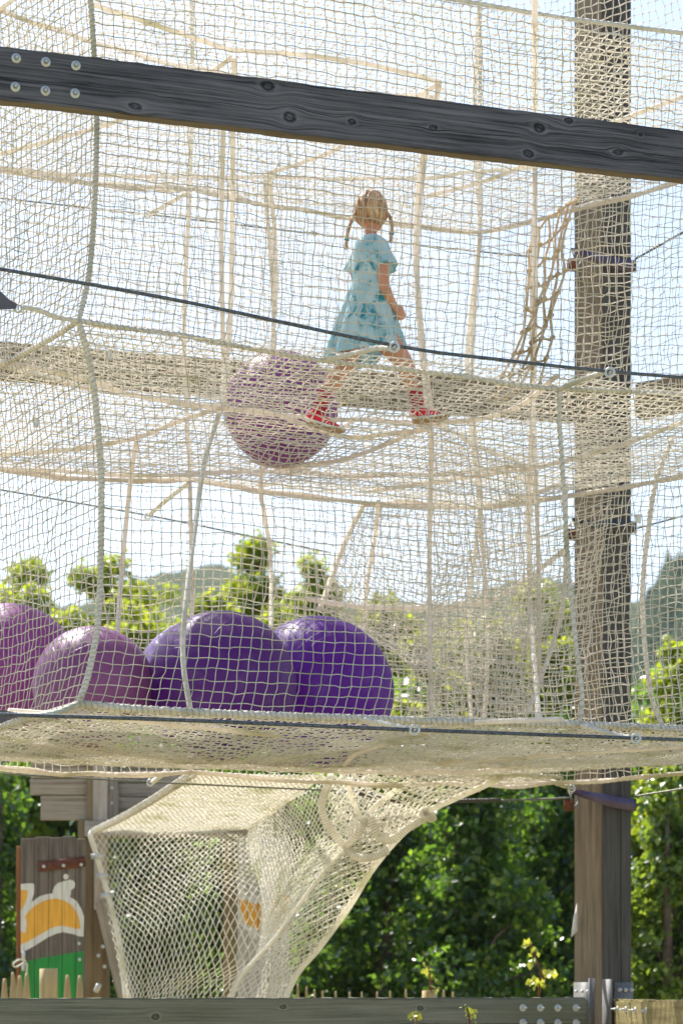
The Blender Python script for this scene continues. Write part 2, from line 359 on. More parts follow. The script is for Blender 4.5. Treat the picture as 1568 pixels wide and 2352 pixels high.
def tree(x, ytop, Y, hw, label, mat, n, size, seed, zlow=.12, group='trees beyond the playground', cat='tree', name='broadleaf_tree', nl=26, trunk=True):
    r = np.random.default_rng(seed)
    H = EYE+(HY-ytop)/F*Y; W = hw/F*Y; base = P(x, HY, Y); base[2] = 0
    t = thing(name, base, label, cat, group)
    # lobes fill an uneven envelope
    Ls = []
    for k in range(nl):
        zf = r.uniform(zlow, .97); a = r.uniform(0, 6.283)
        env = 1.0 if zf < .72 else 1-1.6*(zf-.72)
        rad = W*env*r.uniform(.2, 1.0)
        lr = W*r.uniform(.26, .46)*(1.15-.5*zf)
        Ls.append((math.cos(a)*rad*.92, math.sin(a)*rad*.8, min(H*zf, H-lr*.8), lr))
    Ls.append((0, 0, H-W*.2, W*.22))
    wts = np.array([l[3]**2 for l in Ls]); k = r.choice(len(Ls), n, p=wts/wts.sum()); A = np.array(Ls)
    d = r.standard_normal((n, 3)); d /= np.linalg.norm(d, axis=1)[:, None]
    rad = A[k, 3]*(r.uniform(.35, 1.0, n)**.45)*(1+.28*np.sin(d[:, 0]*6+k)*np.cos(d[:, 2]*5+k*2))
    C = A[k, :3]+d*rad[:, None]*np.array([1, 1, .82])
    # part of the leaves sit on branches that stick out unevenly
    nb = 110; zf = r.uniform(max(zlow, .08), .93, nb); az = r.uniform(0, 6.283, nb); el = R(1)*r.uniform(5, 65, nb)+zf*.35
    ln = W*(1.15-.75*np.maximum(0, zf-.55)/.45)*r.uniform(.55, 1.12, nb); p0b = np.stack([0*zf, 0*zf, zf*H*.92], 1)
    dirb = np.stack([np.cos(az)*np.cos(el), np.sin(az)*np.cos(el), np.sin(el)*.6], 1)
    m_ = int(n*.52); kb = r.integers(0, nb, m_); tb = r.uniform(.25, 1, m_)**.7
    sp = (.20-.11*tb)*W*.9
    Cb = p0b[kb]+dirb[kb]*(ln[kb]*tb)[:, None]+r.standard_normal((m_, 3))*sp[:, None]*[1, 1, .7]; Cb[:, 2] = np.where(Cb[:, 2] > H*1.02, 2*H*1.02-Cb[:, 2], Cb[:, 2])-.12*W*tb**2
    C[:m_] = Cb; d[:m_] = dirb[kb]
    C += (r.standard_normal((n, 3))*size*.5)
    ok = C[:, 2] > .05; C = C[ok]; d = d[ok]
    V, T = leaves(C+base, d, size, seed+1)
    obj('foliage', npmesh('foliage', V, None, T), mat, t)
    if trunk:
        mb = MB(); tr = .024*H*.5+.02
        p0 = base+0.; sway = r.uniform(-.25, .25, 2)
        tp = [p0, p0+[sway[0]*.4, sway[1]*.4, H*.3], p0+[sway[0], sway[1], H*.6], p0+[sway[0]*1.2, sway[1], H*.88]]
        tube(mb, tp, tr, 9, .25, lump=.06, taper=[1.25, .9, .6, .2])
        obj('trunk', mb.mesh('trunk'), M['bark'], t, True)
        mb = MB()
        for j in r.choice(len(Ls), 9, replace=False):
            l = Ls[j]; z0 = H*r.uniform(.22, .55)
            s = p0+[sway[0]*.6, sway[1]*.6, z0]; e = p0+np.array([l[0], l[1], max(l[2], z0+.1)])
            tube(mb, [s, (s+e)/2+r.uniform(-.15, .15, 3), e], tr*.4, 6, .3, taper=[1, .25])
        obj('limbs', mb.mesh('limbs'), M['bark'], t, True)
    return t
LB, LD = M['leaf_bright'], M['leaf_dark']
far = [
 (70, 1290, 30, 150, 'yellow-green leafy tree at the far left behind the magenta balls', LB, 25500, .088),
 (262, 1275, 31, 130, 'small yellow-green tree just right of the front corner rope, above the dusty magenta ball', LB, 18000, .088),
 (385, 1345, 33, 100, 'low yellow-green tree just above the dip between pink and purple balls', LB, 13500, .088),
 (588, 1232, 30, 128, 'tallest green tree with yellow leaves, rising above the big purple ball', LB, 24000, .088),
 (712, 1272, 31, 118, 'yellow-leaved tree right of the tallest one, over the gap of the two purple balls', LB, 18000, .088),
 (488, 1370, 27, 90, 'low bushy tree right behind the top of the dark purple ball', LB, 12000, .10),
 (165, 1400, 26, 150, 'low bushy tree right behind the two magenta balls', LB, 15000, .10),
 (880, 1370, 29, 110, 'green tree behind the sloping net right of the purple balls', LB, 13000, .11),
 (1050, 1430, 27, 120, 'bright leafy tree behind the dense nets at mid height', LB, 13000, .105),
 (1235, 1345, 28, 110, 'yellow-green tree directly left of the tall post', LB, 13000, .105),
 (20, 1350, 25.5, 120, 'leafy yellow-green shrub tree at the left frame edge above the magenta ball', LB, 13000, .09),
 (310, 1385, 25, 120, 'leafy yellow-green shrub tree above the dusty magenta ball, right of the corner rope', LB, 13000, .09),
 (640, 1390, 25, 110, 'leafy yellow-green shrub tree in the notch between the two purple balls', LB, 13000, .09),
 (960, 1460, 24, 120, 'leafy yellow-green shrub tree right beside the violet ball', LB, 12000, .09),
 (1130, 1420, 24.5, 120, 'leafy shrub tree behind the second sloping net', LB, 12000, .09),
 (1290, 1470, 24, 100, 'leafy shrub tree tucked behind the left edge of the tall post', LB, 12000, .09),
 (1545, 1480, 22, 100, 'bright green tree right of the tall post in front of the wooded hill', LB, 14000, .085),
]
for i, (x, yt, Y, hw, lab, m, n, s) in enumerate(far): tree(x, yt, Y, hw*1.12, lab, m, int(n*1.7), s, 50+i, zlow=.3, nl=36)
near = [
 (-30, 1690, 21, 180, 'dark green tree at the far left behind the plank cladding', 17000, .075),
 (330, 1640, 22, 200, 'dark green tree behind the net chute opening', 17000, .075),
 (620, 1660, 23.5, 190, 'dark green tree behind the upper end of the net chute', 16000, .08),
 (860, 1650, 21.5, 190, 'dark shady tree just right of the net chute', 22000, .072),
 (1090, 1660, 20.5, 180, 'dark glossy-leaved tree in the middle between net chute and post', 22000, .072),
 (1290, 1640, 22, 150, 'dark green tree partly hidden by the left side of the tall post', 17000, .075),
]
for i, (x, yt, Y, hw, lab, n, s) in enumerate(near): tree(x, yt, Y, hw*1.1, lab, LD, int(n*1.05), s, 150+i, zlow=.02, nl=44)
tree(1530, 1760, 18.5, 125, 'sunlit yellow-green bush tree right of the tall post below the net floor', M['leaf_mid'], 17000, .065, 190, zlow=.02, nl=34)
r_ = np.random.default_rng(99); nW = 60000
WC = np.stack([r_.uniform(-5.5, 7.5, nW), r_.uniform(25.5, 28.5, nW), r_.uniform(0, 1, nW)**.8*4.6+.1], 1); WC[:, 2] *= 1+.12*np.sin(WC[:, 0]*2.1); WC[:, 1] += .8*np.sin(WC[:, 0]*3)*np.cos(WC[:, 2]*2.6)
V_, T_ = leaves(WC, np.tile([0, 0, 1.], (nW, 1)), .13, 98)
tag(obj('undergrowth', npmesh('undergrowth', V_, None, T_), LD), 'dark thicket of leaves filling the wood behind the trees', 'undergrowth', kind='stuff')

# ---------------------------------------------------------------- timbers
def timber(name, A, B, h, thick, mat, label=None, cat=None, group=None, parent=None, bevel=.004, back=True, roll=0):
    """A,B: ends of the near top edge (same z). box hangs below and behind."""
    A = np.array(A, float); B = np.array(B, float); d = B-A; L = np.linalg.norm(d); ex = d/L
    if abs(ex[2]) > .9: ez = np.array([0, 0, 1.]);
    ez = np.array([0, 0, 1.]) if abs(ex[2]) < .5 else np.array([1., 0, 0])
    ey = np.cross(ez, ex); ey /= np.linalg.norm(ey); ez = np.cross(ex, ey)
    bm = bmesh.new(); bmesh.ops.create_cube(bm, size=1)
    for v in bm.verts: v.co = Vector(((v.co.x+.5)*L, (v.co.y+.5)*thick, (v.co.z-.5)*h))
    bmesh.ops.bevel(bm, geom=bm.edges[:], offset=bevel, segments=2, affect='EDGES')
    le = [e for e in bm.edges if abs(e.verts[0].co.x-e.verts[1].co.x) > L*.8]
    bmesh.ops.subdivide_edges(bm, edges=le, cuts=int(L*40), use_grid_fill=True)
    for v in bm.verts:
        x_ = v.co.x; sy, sz = (1 if v.co.y > thick/2 else -1), (1 if v.co.z > -h/2 else -1)
        v.co.z += sz*(.0012*math.sin(x_*9+sz)+.0009*math.sin(x_*37+sy)+random.gauss(0, .0005)); v.co.y += sy*(.0008*math.sin(x_*13)+random.gauss(0, .0004))
    me = bpy.data.meshes.new(name); bm.to_mesh(me); bm.free()
    me.materials.append(mat)
    o = bpy.data.objects.new(name, me)
    o.matrix_basis = Matrix(((ex[0], ey[0], ez[0], A[0]), (ex[1], ey[1], ez[1], A[1]), (ex[2], ey[2], ez[2], A[2]), (0, 0, 0, 1)))
    SC.collection.objects.link(o); bpy.context.view_layer.update()
    if parent is not None:
        mw = o.matrix_basis.copy(); o.parent = parent; o.matrix_parent_inverse = parent.matrix_world.inverted(); o.matrix_basis = mw
    if label: tag(o, label, cat, group)
    return o, (A, ex, ey, ez, L)
def bolt(mb, p, nrm, r=.011, washer=.021, lng=.012):
    p = np.array(p); nrm = np.array(nrm); nrm = nrm/np.linalg.norm(nrm)
    if washer: cyl(mb, p-nrm*.002, p+nrm*.004, washer, 16)
    cyl(mb, p+nrm*.003, p+nrm*(.004+lng*.7), r, 6); cyl(mb, p+nrm*.004, p+nrm*(.004+lng*1.3), r*.5, 8)
# front high beam
ZB = (HY-103.5)/F*9.3+EYE
YL, YR = 9.3, 9.3*(HY-103.5)/(HY-298)
A = np.array([(0-CX)/F*YL, YL, ZB]); B = np.array([(1568-CX)/F*YR, YR, ZB]); dd = (B-A)/np.linalg.norm(B-A)
A0 = A-dd*.35; B0 = B+dd*.35; H1 = .2175
def beamloc(x, y):                                  # pixel on the beam face -> local x,z
    # intersect ray with vertical plane through A,B
    r = P(x, y, 1.0)-np.array([0, 0, EYE]); n = np.cross(dd, [0, 0, 1]); t = np.dot(A-np.array([0, 0, EYE]), n)/np.dot(r, n)
    p = np.array([0, 0, EYE])+r*t; return np.dot(p-A0, dd), p[2]-ZB, p
kn = [(615, 196, .020), (665, 268, .022), (310, 243, .016), (808, 280, .014), (995, 292, .010), (1237, 292, .022), (1213, 352, .018), (1305, 276, .012), (1418, 348, .015), (1470, 308, .009)]
kk = [(*beamloc(x, y)[:2], r) for x, y, r in kn]
wb = wood_mat('dark_weathered_beam', (.018, .019, .023), (.16, .16, .175), kk, -.125, 95, seed=1.3, bumpn=1.0, contrast=1.5)
wund = wood_mat('beam_underside_bounce', (.08, .06, .035), (.20, .16, .10), freq=50, seed=2.2)  # warm bounce light from the ground is painted into the underside colour
fb = thing('wooden_crossbar', A0, 'dark grey weathered timber beam with six bolts crossing in front of the upper nets', 'beam', 'timber beams')
o, (a_, ex, ey, ez, L) = timber('beam_timber', A0, B0, H1, .062, wb, parent=fb)
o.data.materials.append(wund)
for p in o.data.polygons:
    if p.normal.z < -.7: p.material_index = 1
for x, y in ((37, 133), (105, 142), (174, 150), (35, 199), (104, 208), (172, 214)):
    p = beamloc(x, y)[2]; mb = MB(); cyl(mb, p+ey*.002, p-ey*.004, .0195, 20); b_ = mb.build('bolt', M['bolt'], fb)
    mb = MB(); cyl(mb, p-ey*.0045, p-ey*.013, .0105, 6); obj('nut', mb.mesh('nut'), M['nut'], b_); mb = MB(); cyl(mb, p-ey*.013, p-ey*.019, .0055, 10); obj('threaded_end', mb.mesh('threaded_end'), M['bolt'], b_)
# tall post (24 cm, corner towards the camera)
PX, PY = P(1383, HY, 13.72)[0], 13.72                # front corner
s_ = .245; a = R(38)
e1 = np.array([math.cos(a), math.sin(a), 0]); e2 = np.array([-math.sin(a), math.cos(a), 0])
post = thing('wooden_post', (PX, PY, 0), 'tall thick square timber post running the full height at the right', 'post')
pk = [(2.6, -.06, .012), (1.9, -.15, .010), (4.4, -.1, .012), (2.25, -.19, .009)]
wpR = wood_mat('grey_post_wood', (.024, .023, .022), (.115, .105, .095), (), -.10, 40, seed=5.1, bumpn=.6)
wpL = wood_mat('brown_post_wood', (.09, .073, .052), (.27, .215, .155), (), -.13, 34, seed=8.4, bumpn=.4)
A = np.array([PX, PY, 0.0]); topz = 8.2
# two laminated halves give the vertical joint seen on each face
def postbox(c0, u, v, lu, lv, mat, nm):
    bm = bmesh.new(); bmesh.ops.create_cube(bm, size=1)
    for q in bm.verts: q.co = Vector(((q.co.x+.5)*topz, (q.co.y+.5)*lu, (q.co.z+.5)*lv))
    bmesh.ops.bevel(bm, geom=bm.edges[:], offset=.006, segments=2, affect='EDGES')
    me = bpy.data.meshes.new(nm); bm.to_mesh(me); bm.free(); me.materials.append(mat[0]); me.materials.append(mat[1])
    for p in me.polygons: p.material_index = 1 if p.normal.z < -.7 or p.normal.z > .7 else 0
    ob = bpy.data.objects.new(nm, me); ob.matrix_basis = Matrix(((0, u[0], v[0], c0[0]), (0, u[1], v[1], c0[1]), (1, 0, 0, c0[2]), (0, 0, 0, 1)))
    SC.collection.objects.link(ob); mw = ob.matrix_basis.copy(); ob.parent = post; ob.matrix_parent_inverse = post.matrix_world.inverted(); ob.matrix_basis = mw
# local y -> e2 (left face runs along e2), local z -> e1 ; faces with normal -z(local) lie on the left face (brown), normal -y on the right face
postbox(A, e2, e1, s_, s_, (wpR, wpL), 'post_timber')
mb = MB()
g0 = A+e1*.155-e2*.0015
box(mb, (0, 0, topz/2), (.0022, .003, topz/2-.1), None); mb.V[-1] = mb.V[-1]+g0; mb.V[-1] = mb.V[-1]
mb.build('shrinkage_crack', M['dark'], post)
def plate(c, u, v_, w_, h_, t_=.006): # centre c, along u (width), z (height), outward normal v_
    mb = MB(); Mx = np.stack([u, v_, [0, 0, 1]], 1); V = np.array([[x, y, z] for x in (-1, 1) for y in (-1, 1) for z in (-1, 1)], float)*[w_/2, t_/2, h_/2]
    mb.add(V@Mx.T+c, [[0, 1, 3, 2], [4, 6, 7, 5], [0, 4, 5, 1], [2, 3, 7, 6], [0, 2, 6, 4], [1, 5, 7, 3]]); return mb
nl = -e1; nr = -e2
zt = EYE+(HY-2257)/F*13.8
plb = plate(A+e2*.16+nl*.006+np.array([0, 0, zt-.2]), e2, nl, .155, .4); plb.build('bracket_plate', M['steel'], post)
plb = plate(A+e1*.17+nr*.006+np.array([0, 0, zt-.2]), e1, nr, .155, .4); plb.build('bracket_plate', M['steel'], post)
for k in range(3):
    mb = MB(); bolt(mb, A+e2*(.105+.05*k)+nl*.009+np.array([0, 0, zt-.055]), nl, .010, 0, .014); mb.build('bolt', M['bolt'], post)
    mb = MB(); bolt(mb, A+e1*(.12+.05*k)+nr*.009+np.array([0, 0, zt-.045]), nr, .012, 0, .02); mb.build('bolt', M['bolt'], post)
# plates that stick out of the post and clasp the two low beams
c = P(1352, 2300, 13.55); plb = plate(P(1358, 2330, 13.58), np.array([.3, 1, 0])/1.044, np.array([1, -.3, 0])/1.044, .14, .42, .012); plb.build('bracket_fin', M['steel'], post)
plb = plate(P(1394, 2332, 13.6), np.array([-.25, 1, 0])/1.03, np.array([-1, -.25, 0])/1.03, .14, .42, .012); plb.build('bracket_fin', M['steel'], post)
# straps at two heights (dark steel tongue around the post towards the left)
def strap(y0, y1, mat, x0=1303):
    mb = MB(); p = [P(x0, y0, 13.5), P(1345, y0+12, 13.52), P(1383, y0+(y1-y0)*.62, 13.64), P(1420, y0+(y1-y0)*.85, 13.72), P(1458, y1, 13.83)]
    C = crom(p, 24); T_, N_, B_ = frames(C); hh = np.interp(np.linspace(0, 1, 24), [0, .12, .5, 1], [.006, .02, .033, .036])
    V = []
    for i in range(24):
        out = np.array([T_[i][1], -T_[i][0], 0]); out = out/np.linalg.norm(out)
        for sz, so_ in ((1, 0), (-1, 0), (-1, 1), (1, 1)): V.append(C[i]+np.array([0, 0, sz*hh[i]])+out*so_*.01)
    Q = [[i*4+j, i*4+(j+1) % 4, i*4+4+(j+1) % 4, i*4+4+j] for i in range(23) for j in range(4)]+[[0, 1, 2, 3], [95, 94, 93, 92]]
    mb.add(V, Q); mb.build('steel_strap', mat, post)
    mb = MB(); box(mb, P(x0+3, y0+36, 13.42), (.028, .03, .03)); mb.build('clamp_block', M['rust'], post)
    mb = MB(); tube(mb, [P(x0+2, y0+2, 13.5), P(x0+8, y0+16, 13.46), P(x0+14, y0+38, 13.45), P(x0+24, y0+28, 13.5), P(x0+22, y0+10, 13.5)], .006, 6); mb.build('clamp_hook', M['steel'], post)
strap(1815, 1850, M['strap']); strap(572, 612, M['strap'], 1310); strap(1192, 1212, M['dark'], 1312)
# white ribbon stapled on the left edge
mb = MB(); mb.add([P(1324, 2075, 13.86), P(1326, 2140, 13.86), P(1310, 2155, 13.84), P(1316, 2110, 13.85), P(1324, 2075, 13.868), P(1326, 2140, 13.868), P(1310, 2155, 13.848), P(1316, 2110, 13.858)],
       [[0, 1, 2, 3], [7, 6, 5, 4], [0, 4, 5, 1], [1, 5, 6, 2], [2, 6, 7, 3], [3, 7, 4, 0]]); mb.build('paper_strip', flat_mat('white_paper', (.8, .8, .78), .8), post)
# beams behind at the second storey
wfar = wood_mat('far_beam_wood', (.10, .085, .06), (.24, .20, .15), (), -.07, 40, seed=3.3)
zb = 3.63+EYE
def atz(x, y, z): return P(x, y, (z-EYE)*F/(HY-y))
timber('wooden_crossbar', atz(-160, 770, zb), atz(1322, 888, zb), .205, .08, wfar, 'brown horizontal beam behind the nets at the upper floor, left of the tall post', 'beam', 'timber beams')
timber('wooden_crossbar', atz(1458, 880, zb), atz(1700, 835, zb), .205, .08, wfar, 'short brown beam behind the nets right of the tall post', 'beam', 'timber beams')
# low beams
ZL = EYE-.036; BVL = .012
wlow = wood_mat('low_beam_wood', (.085, .09, .065), (.27, .265, .20), [(1.0, -.10, .016), (2.6, -.06, .014), (1.75, -.05, .012)], -.15, 60, moss=(.15, .155, .085), seed=6.6, bumpn=.5)
LA, LBp = np.array([P(-60, HY, 11.9)[0], 11.9, ZL]), np.array([P(1351, HY, 13.52)[0], 13.52, ZL])
lb = thing('wooden_crossbar', LA, 'low horizontal grey-green timber beam along the bottom edge, left of the tall post', 'beam', 'timber beams')
o, fr = timber('beam_timber', LA, LBp, .26, .07, wlow, parent=lb, bevel=BVL)
def face(fr, x, y):
    A_, ex_, ey_, ez_, L_ = fr; r = P(x, y, 1.0)-np.array([0, 0, EYE]); t = np.dot(A_-np.array([0, 0, EYE]), ey_)/np.dot(r, ey_); return np.array([0, 0, EYE])+r*t
for x in (1200, 1240, 1280, 1322):
    for y in (2316, 2350):
        mb = MB(); bolt(mb, face(fr, x, y), -fr[2], .0105, .0215, .03); mb.build('bolt', M['bolt'], lb)
RA, RB = np.array([P(1404, HY, 13.62)[0], 13.62, ZL-.010]), np.array([P(1660, HY, 11.0)[0], 11.0, ZL-.010])
wlr = wood_mat('low_beam_yellow_wood', (.13, .10, .03), (.33, .27, .12), [(.5, -.09, .016)], -.17, 45, moss=(.17, .16, .05), seed=9.6)
rb_ = thing('wooden_crossbar', RA, 'low yellowish timber beam coming forward on the right of the tall post', 'beam', 'timber beams')
o, fr2 = timber('beam_timber', RA, RB, .26, .07, wlr, parent=rb_, bevel=BVL)
for x in (1418, 1437, 1459, 1484):
    mb = MB(); bolt(mb, face(fr2, x, 2318+(x-1404)*.06), -fr2[2], .008, .018, .028); mb.build('bolt', M['bolt'], rb_)

# ---------------------------------------------------------------- net tower plan (world xy) and storey heights
Z1, Z2, Z3 = 1.245+EYE, 2.906+EYE, 4.56+EYE
pA, pA2, pA3 = (-1.14, 10.0), (-1.58, 10.72), (-2.42, 11.9)
pB, pB2 = (1.08, 10.85), (2.3, 11.32)
pD, pC, pR1, pR2 = (-1.98, 12.75), (-.86, 13.1), (.83, 13.85), (2.5, 12.35)
P1, P2, P3, P4 = (-.58, 11.45), (.46, 11.75), (-.43, 12.9), (1.07, 12.75)
def q(p, z): return np.array([p[0], p[1], z])
poly = [pA, pB, pB2, pR2, pR1, pC, pD, pA3, pA2]
balls = [ # x, y, rx px, Y, name, label, mat
 (28, 1533, 148, 12.0, 'big magenta ball cut off by the left picture edge', 'mag'),
 (214, 1578, 139, 11.25, 'smaller dusty magenta ball behind the front corner rope', 'mag2'),
 (458, 1573, 148, 12.25, 'pale lilac ball mostly hidden behind the dark purple ball', 'lil'),
 (508, 1574, 172, 11.35, 'large dark blue-purple ball in front, middle of the row', 'pur'),
 (731, 1588, 173, 12.05, 'large bright violet ball at the right end of the row', 'vio'),
 (645, 938, 131, 12.25, 'dusty mauve ball lying on the upper net floor by the girl', 'mau')]
def floor_z(z0, x, y, which):
    e = 1e9
    for i in range(len(poly)):
        a_ = np.array(poly[i]); b_ = np.array(poly[(i+1) % len(poly)]); d = b_-a_; L2 = (d**2).sum()
        t = np.clip(((x-a_[0])*d[0]+(y-a_[1])*d[1])/L2, 0, 1); dist = np.hypot(x-a_[0]-t*d[0], y-a_[1]-t*d[1]); e = np.minimum(e, dist)
    z = z0-.07*(1-np.exp(-e*1.6))-.01*np.sin(x*2.1)*np.cos(y*2.7)+(.012*(y-10) if which == 1 else 0)
    sags = []
    if which == 1: sags = [((b[0]-CX)/F*b[3], b[3], (HY-(b[1]+b[2]))/F*b[3]+EYE, b[2]/F*b[3]) for b in balls[:5]]
    if which == 2: sags = [((b[0]-CX)/F*b[3], b[3], (HY-(b[1]+b[2]))/F*b[3]+EYE, b[2]/F*b[3]) for b in balls[5:]]+[(-.07, 11.42, 2.765+EYE, .12), (.44, 11.42, 2.808+EYE, .12)]
    for (bx, by, bz, br) in sags:
        d2 = (x-bx)**2+(y-by)**2
        target = bz+br-np.sqrt(np.maximum(br**2-np.minimum(d2, br**2*.98), 1e-6))-.006  # sphere underside
        zz = np.where(d2 < (br*.98)**2, np.minimum(z, target), z)
        zz = np.minimum(zz, bz-.006+(z*0+1)*(np.sqrt(d2)*(.10 if which == 1 else .25))) if which == 1 or br > .2 else np.minimum(zz, bz-.004+np.sqrt(d2)*.5)
        z = np.minimum(z, zz)
    return z
def inside(x, y, pl):
    c = np.zeros(x.shape, bool); n = len(pl)
    for i in range(n):
        (x1, y1), (x2, y2) = pl[i], pl[(i+1) % n]
        cond = ((y1 > y) != (y2 > y)) & (x < (x2-x1)*(y-y1)/(y2-y1+1e-12)+x1); c ^= cond
    return c
def floornet(z0, which, cell=.05, r=.0026, pl=poly, ang=21, seed=1):
    ca, sa = math.cos(R(ang)), math.sin(R(ang)); n = int(7/cell)
    U, W_ = np.meshgrid((np.arange(n)-n//2)*cell, (np.arange(n)-n//2)*cell)
    X = U*ca-W_*sa+0.1; Y = U*sa+W_*ca+11.8
    X = X+.02*np.sin(Y*3.1+seed)+.012*np.sin(X*7); Y = Y+.02*np.sin(X*2.7+seed*2)
    ins = inside(X, Y, pl); Z = floor_z(z0, X, Y, which)
    V = np.stack([X, Y, Z], -1)+rng.standard_normal((*X.shape, 3))*.0032
    idx = np.arange(n*n).reshape(n, n); E = []
    m = ins[:, :-1] & ins[:, 1:]; E.append(np.stack([idx[:, :-1][m], idx[:, 1:][m]], 1))
    m = ins[:-1] & ins[1:]; E.append(np.stack([idx[:-1][m], idx[1:][m]], 1))
    E = np.vstack(E); u, inv = np.unique(E, return_inverse=True)
    return netmesh(V.reshape(-1, 3)[u], inv.reshape(-1, 2), r)
def edge(a, b, z, sag=.02, n=9, wob=.006):
    t = np.linspace(0, 1, n)[:, None]; p = q(a, z)*(1-t)+q(b, z)*t; p[:, 2] -= sag*4*(t[:, 0]*(1-t[:, 0])); p[1:-1] += rng.standard_normal((n-2, 3))*wob; return list(p)
E1 = {}; 
def rope(name, pts, r, mat, parent, lash=None, sides=8, lobes=3, label=None):
    mb = MB(); tube(mb, pts, r, sides if not lobes else 9, .015, lobes=lobes, lobe_amp=.14, pitch=.03*r/.008, lump=.03)
    o = mb.build(name, mat, parent, True)
    if lash:
        mb = MB(); helix(mb, pts, r, lash[0], lash[1]); l_ = obj('lashing', mb.mesh('lashing'), M['lash'], o)
    if label: o['label'] = label
    return o
# measured curves: front-left corner rope, front edges
cornU = PL([(180, 736, 10.0), (203, 640, 10.05), (216, 500, 10.1), (222, 330, 10.12), (222, 250, 10.12), (216, 120, 10.1), (208, 0, 10.05), (196, -133, 10.0)])
cornL = PL([(181, 1617, 10.0), (205, 1540, 10.03), (226, 1420, 10.07), (232, 1250, 10.1), (232, 1090, 10.1), (222, 950, 10.08), (205, 830, 10.04), (180, 736, 10.0)])
eL2 = PL([(180, 736, 10.0), (300, 755, 10.12), (420, 770, 10.23), (560, 797, 10.35), (700, 822, 10.48), (800, 835, 10.57), (920, 848, 10.66), (1080, 868, 10.78), (1200, 886, 10.85), (1285, 893, 10.9)])
eL1 = PL([(181, 1617, 10.0), (300, 1628, 10.1), (435, 1636, 10.2), (620, 1644, 10.33), (830, 1651, 10.5), (1000, 1657, 10.62), (1180, 1661, 10.75), (1330, 1664, 10.86)])
eL3 = PL([(196, -133, 10.0), (700, -60, 10.4), (1290, 40, 10.9)])
cornBL = PL([(1330, 1664, 10.86), (1336, 1600, 10.86), (1322, 1480, 10.86), (1308, 1340, 10.87), (1298, 1200, 10.88), (1290, 1060, 10.89), (1284, 960, 10.9), (1285, 893, 10.9)])
cornBU = PL([(1285, 893, 10.9), (1288, 700, 10.95), (1290, 400, 10.95), (1290, 40, 10.9)])
eL2b = PL([(1285, 893, 10.9), (1400, 897, 11.05), (1568, 905, 11.3), (1760, 915, 11.55)]); eL1b = PL([(1330, 1664, 10.86), (1450, 1669, 11.0), (1600, 1674, 11.2), (1800, 1678, 11.4)])
eL3b = PL([(1290, 40, 10.9), (1568, 75, 11.2), (1760, 95, 11.5)])
farU = PL([(1760, 915, 11.55), (1760, 500, 11.5), (1760, 95, 11.5)]); farL = PL([(1800, 1678, 11.4), (1790, 1300, 11.5), (1760, 915, 11.55)])
# left side
eL2s = [eL2[0]]+PL([(120, 775, 10.2), (60, 808, 10.42), (0, 842, 10.7), (-120, 915, 11.3), (-300, 1000, 11.9)])
eL1s = [eL1[0]]+PL([(120, 1636, 10.2), (0, 1668, 10.8), (-150, 1690, 11.4), (-300, 1710, 11.9)])
eL3s = PL([(196, -133, 10.0), (0, 20, 10.72), (-300, 230, 11.9)])
leftLfar = PL([(-300, 1710, 11.9), (-290, 1300, 11.9), (-300, 1000, 11.9)]); leftUfar = PL([(-300, 1000, 11.9), (-290, 600, 11.9), (-300, 230, 11.9)])
def wall_thing(name, label, loc, mesh, mat, group='net walls of the climbing tower'):
    t = thing(name, loc, label, 'net', group); obj('netting', mesh, mat, t); return t
LOC = lambda p: (p[0], p[1], p[2])
t = wall_thing('rope_net', 'front net wall of the lower storey, in front of the row of balls', LOC(eL1[0]), wallnet(eL1, eL2, cornL, cornBL, .0495, .0025, .0038, 11, .022, twoseg=.0018, bulge=(0, -.06, 0)), M['net'])
rope('corner_rope', cornL, .0135, M['rope'], t, (.0026, .021)); rope('bottom_rope', eL1, .0165, M['rope'], t, (.0034, .026)); rope('seam_rope', cornBL, .0105, M['rope'], t, (.003, .035))
t = wall_thing('rope_net', 'front net wall of the upper storey, in front of the girl', LOC(eL2[0]), wallnet(eL2, eL3, cornU, cornBU, .0495, .0024, .0042, 12, .02, twoseg=.0018), M['net'])
rope('corner_rope', cornU, .0115, M['rope'], t, (.0026, .021)); rope('bottom_rope', eL2, .0105, M['rope'], t, (.0024, .03)); rope('top_rope', eL3, .011, M['rope'], t)
t = wall_thing('rope_net', 'front net wall right of the seam rope, lower storey, crossing the tall post', LOC(eL1b[0]), wallnet(eL1b, eL2b, cornBL, farL, .0495, .0025, .0042, 13, .02, twoseg=.0018), M['net'])
rope('bottom_rope', eL1b, .0145, M['rope'], t, (.003, .026)); sr = PL([(1520, 1668, 11.1), (1492, 1580, 11.13), (1475, 1400, 11.15), (1484, 1250, 11.2), (1508, 1100, 11.3), (1545, 1005, 11.45)]); rope('seam_rope', sr, .0115, M['seam'], t, (.0024, .04))
t = wall_thing('rope_net', 'front net wall at the upper right, crossing the tall post', LOC(eL2b[0]), wallnet(eL2b, eL3b, cornBU, farU, .0495, .0024, .0042, 14, .02, twoseg=.0018), M['net'])
rope('bottom_rope', eL2b, .0105, M['rope'], t, (.0024, .03)); rope('top_rope', eL3b, .011, M['rope'], t)
t = wall_thing('rope_net', 'left side net wall of the lower storey, slanting strands over the magenta ball', LOC(eL1s[0]), wallnet(eL1s, eL2s, cornL, leftLfar, .05, .0026, .0042, 15, .02, twoseg=.0015), M['net'])
rope('bottom_rope', eL1s[:4], .0135, M['rope'], t, (.003, .026)); rope('top_rope', eL2s[:6], .0105, M['seam'], t, (.0026, .03))
t = wall_thing('rope_net', 'left side net wall of the upper storey at the top left corner', LOC(eL2s[0]), wallnet(eL2s, eL3s, cornU, leftUfar, .05, .0024, .0042, 16, .02, twoseg=.0015), M['net'])
rope('top_rope', eL3s, .011, M['seam'], t)
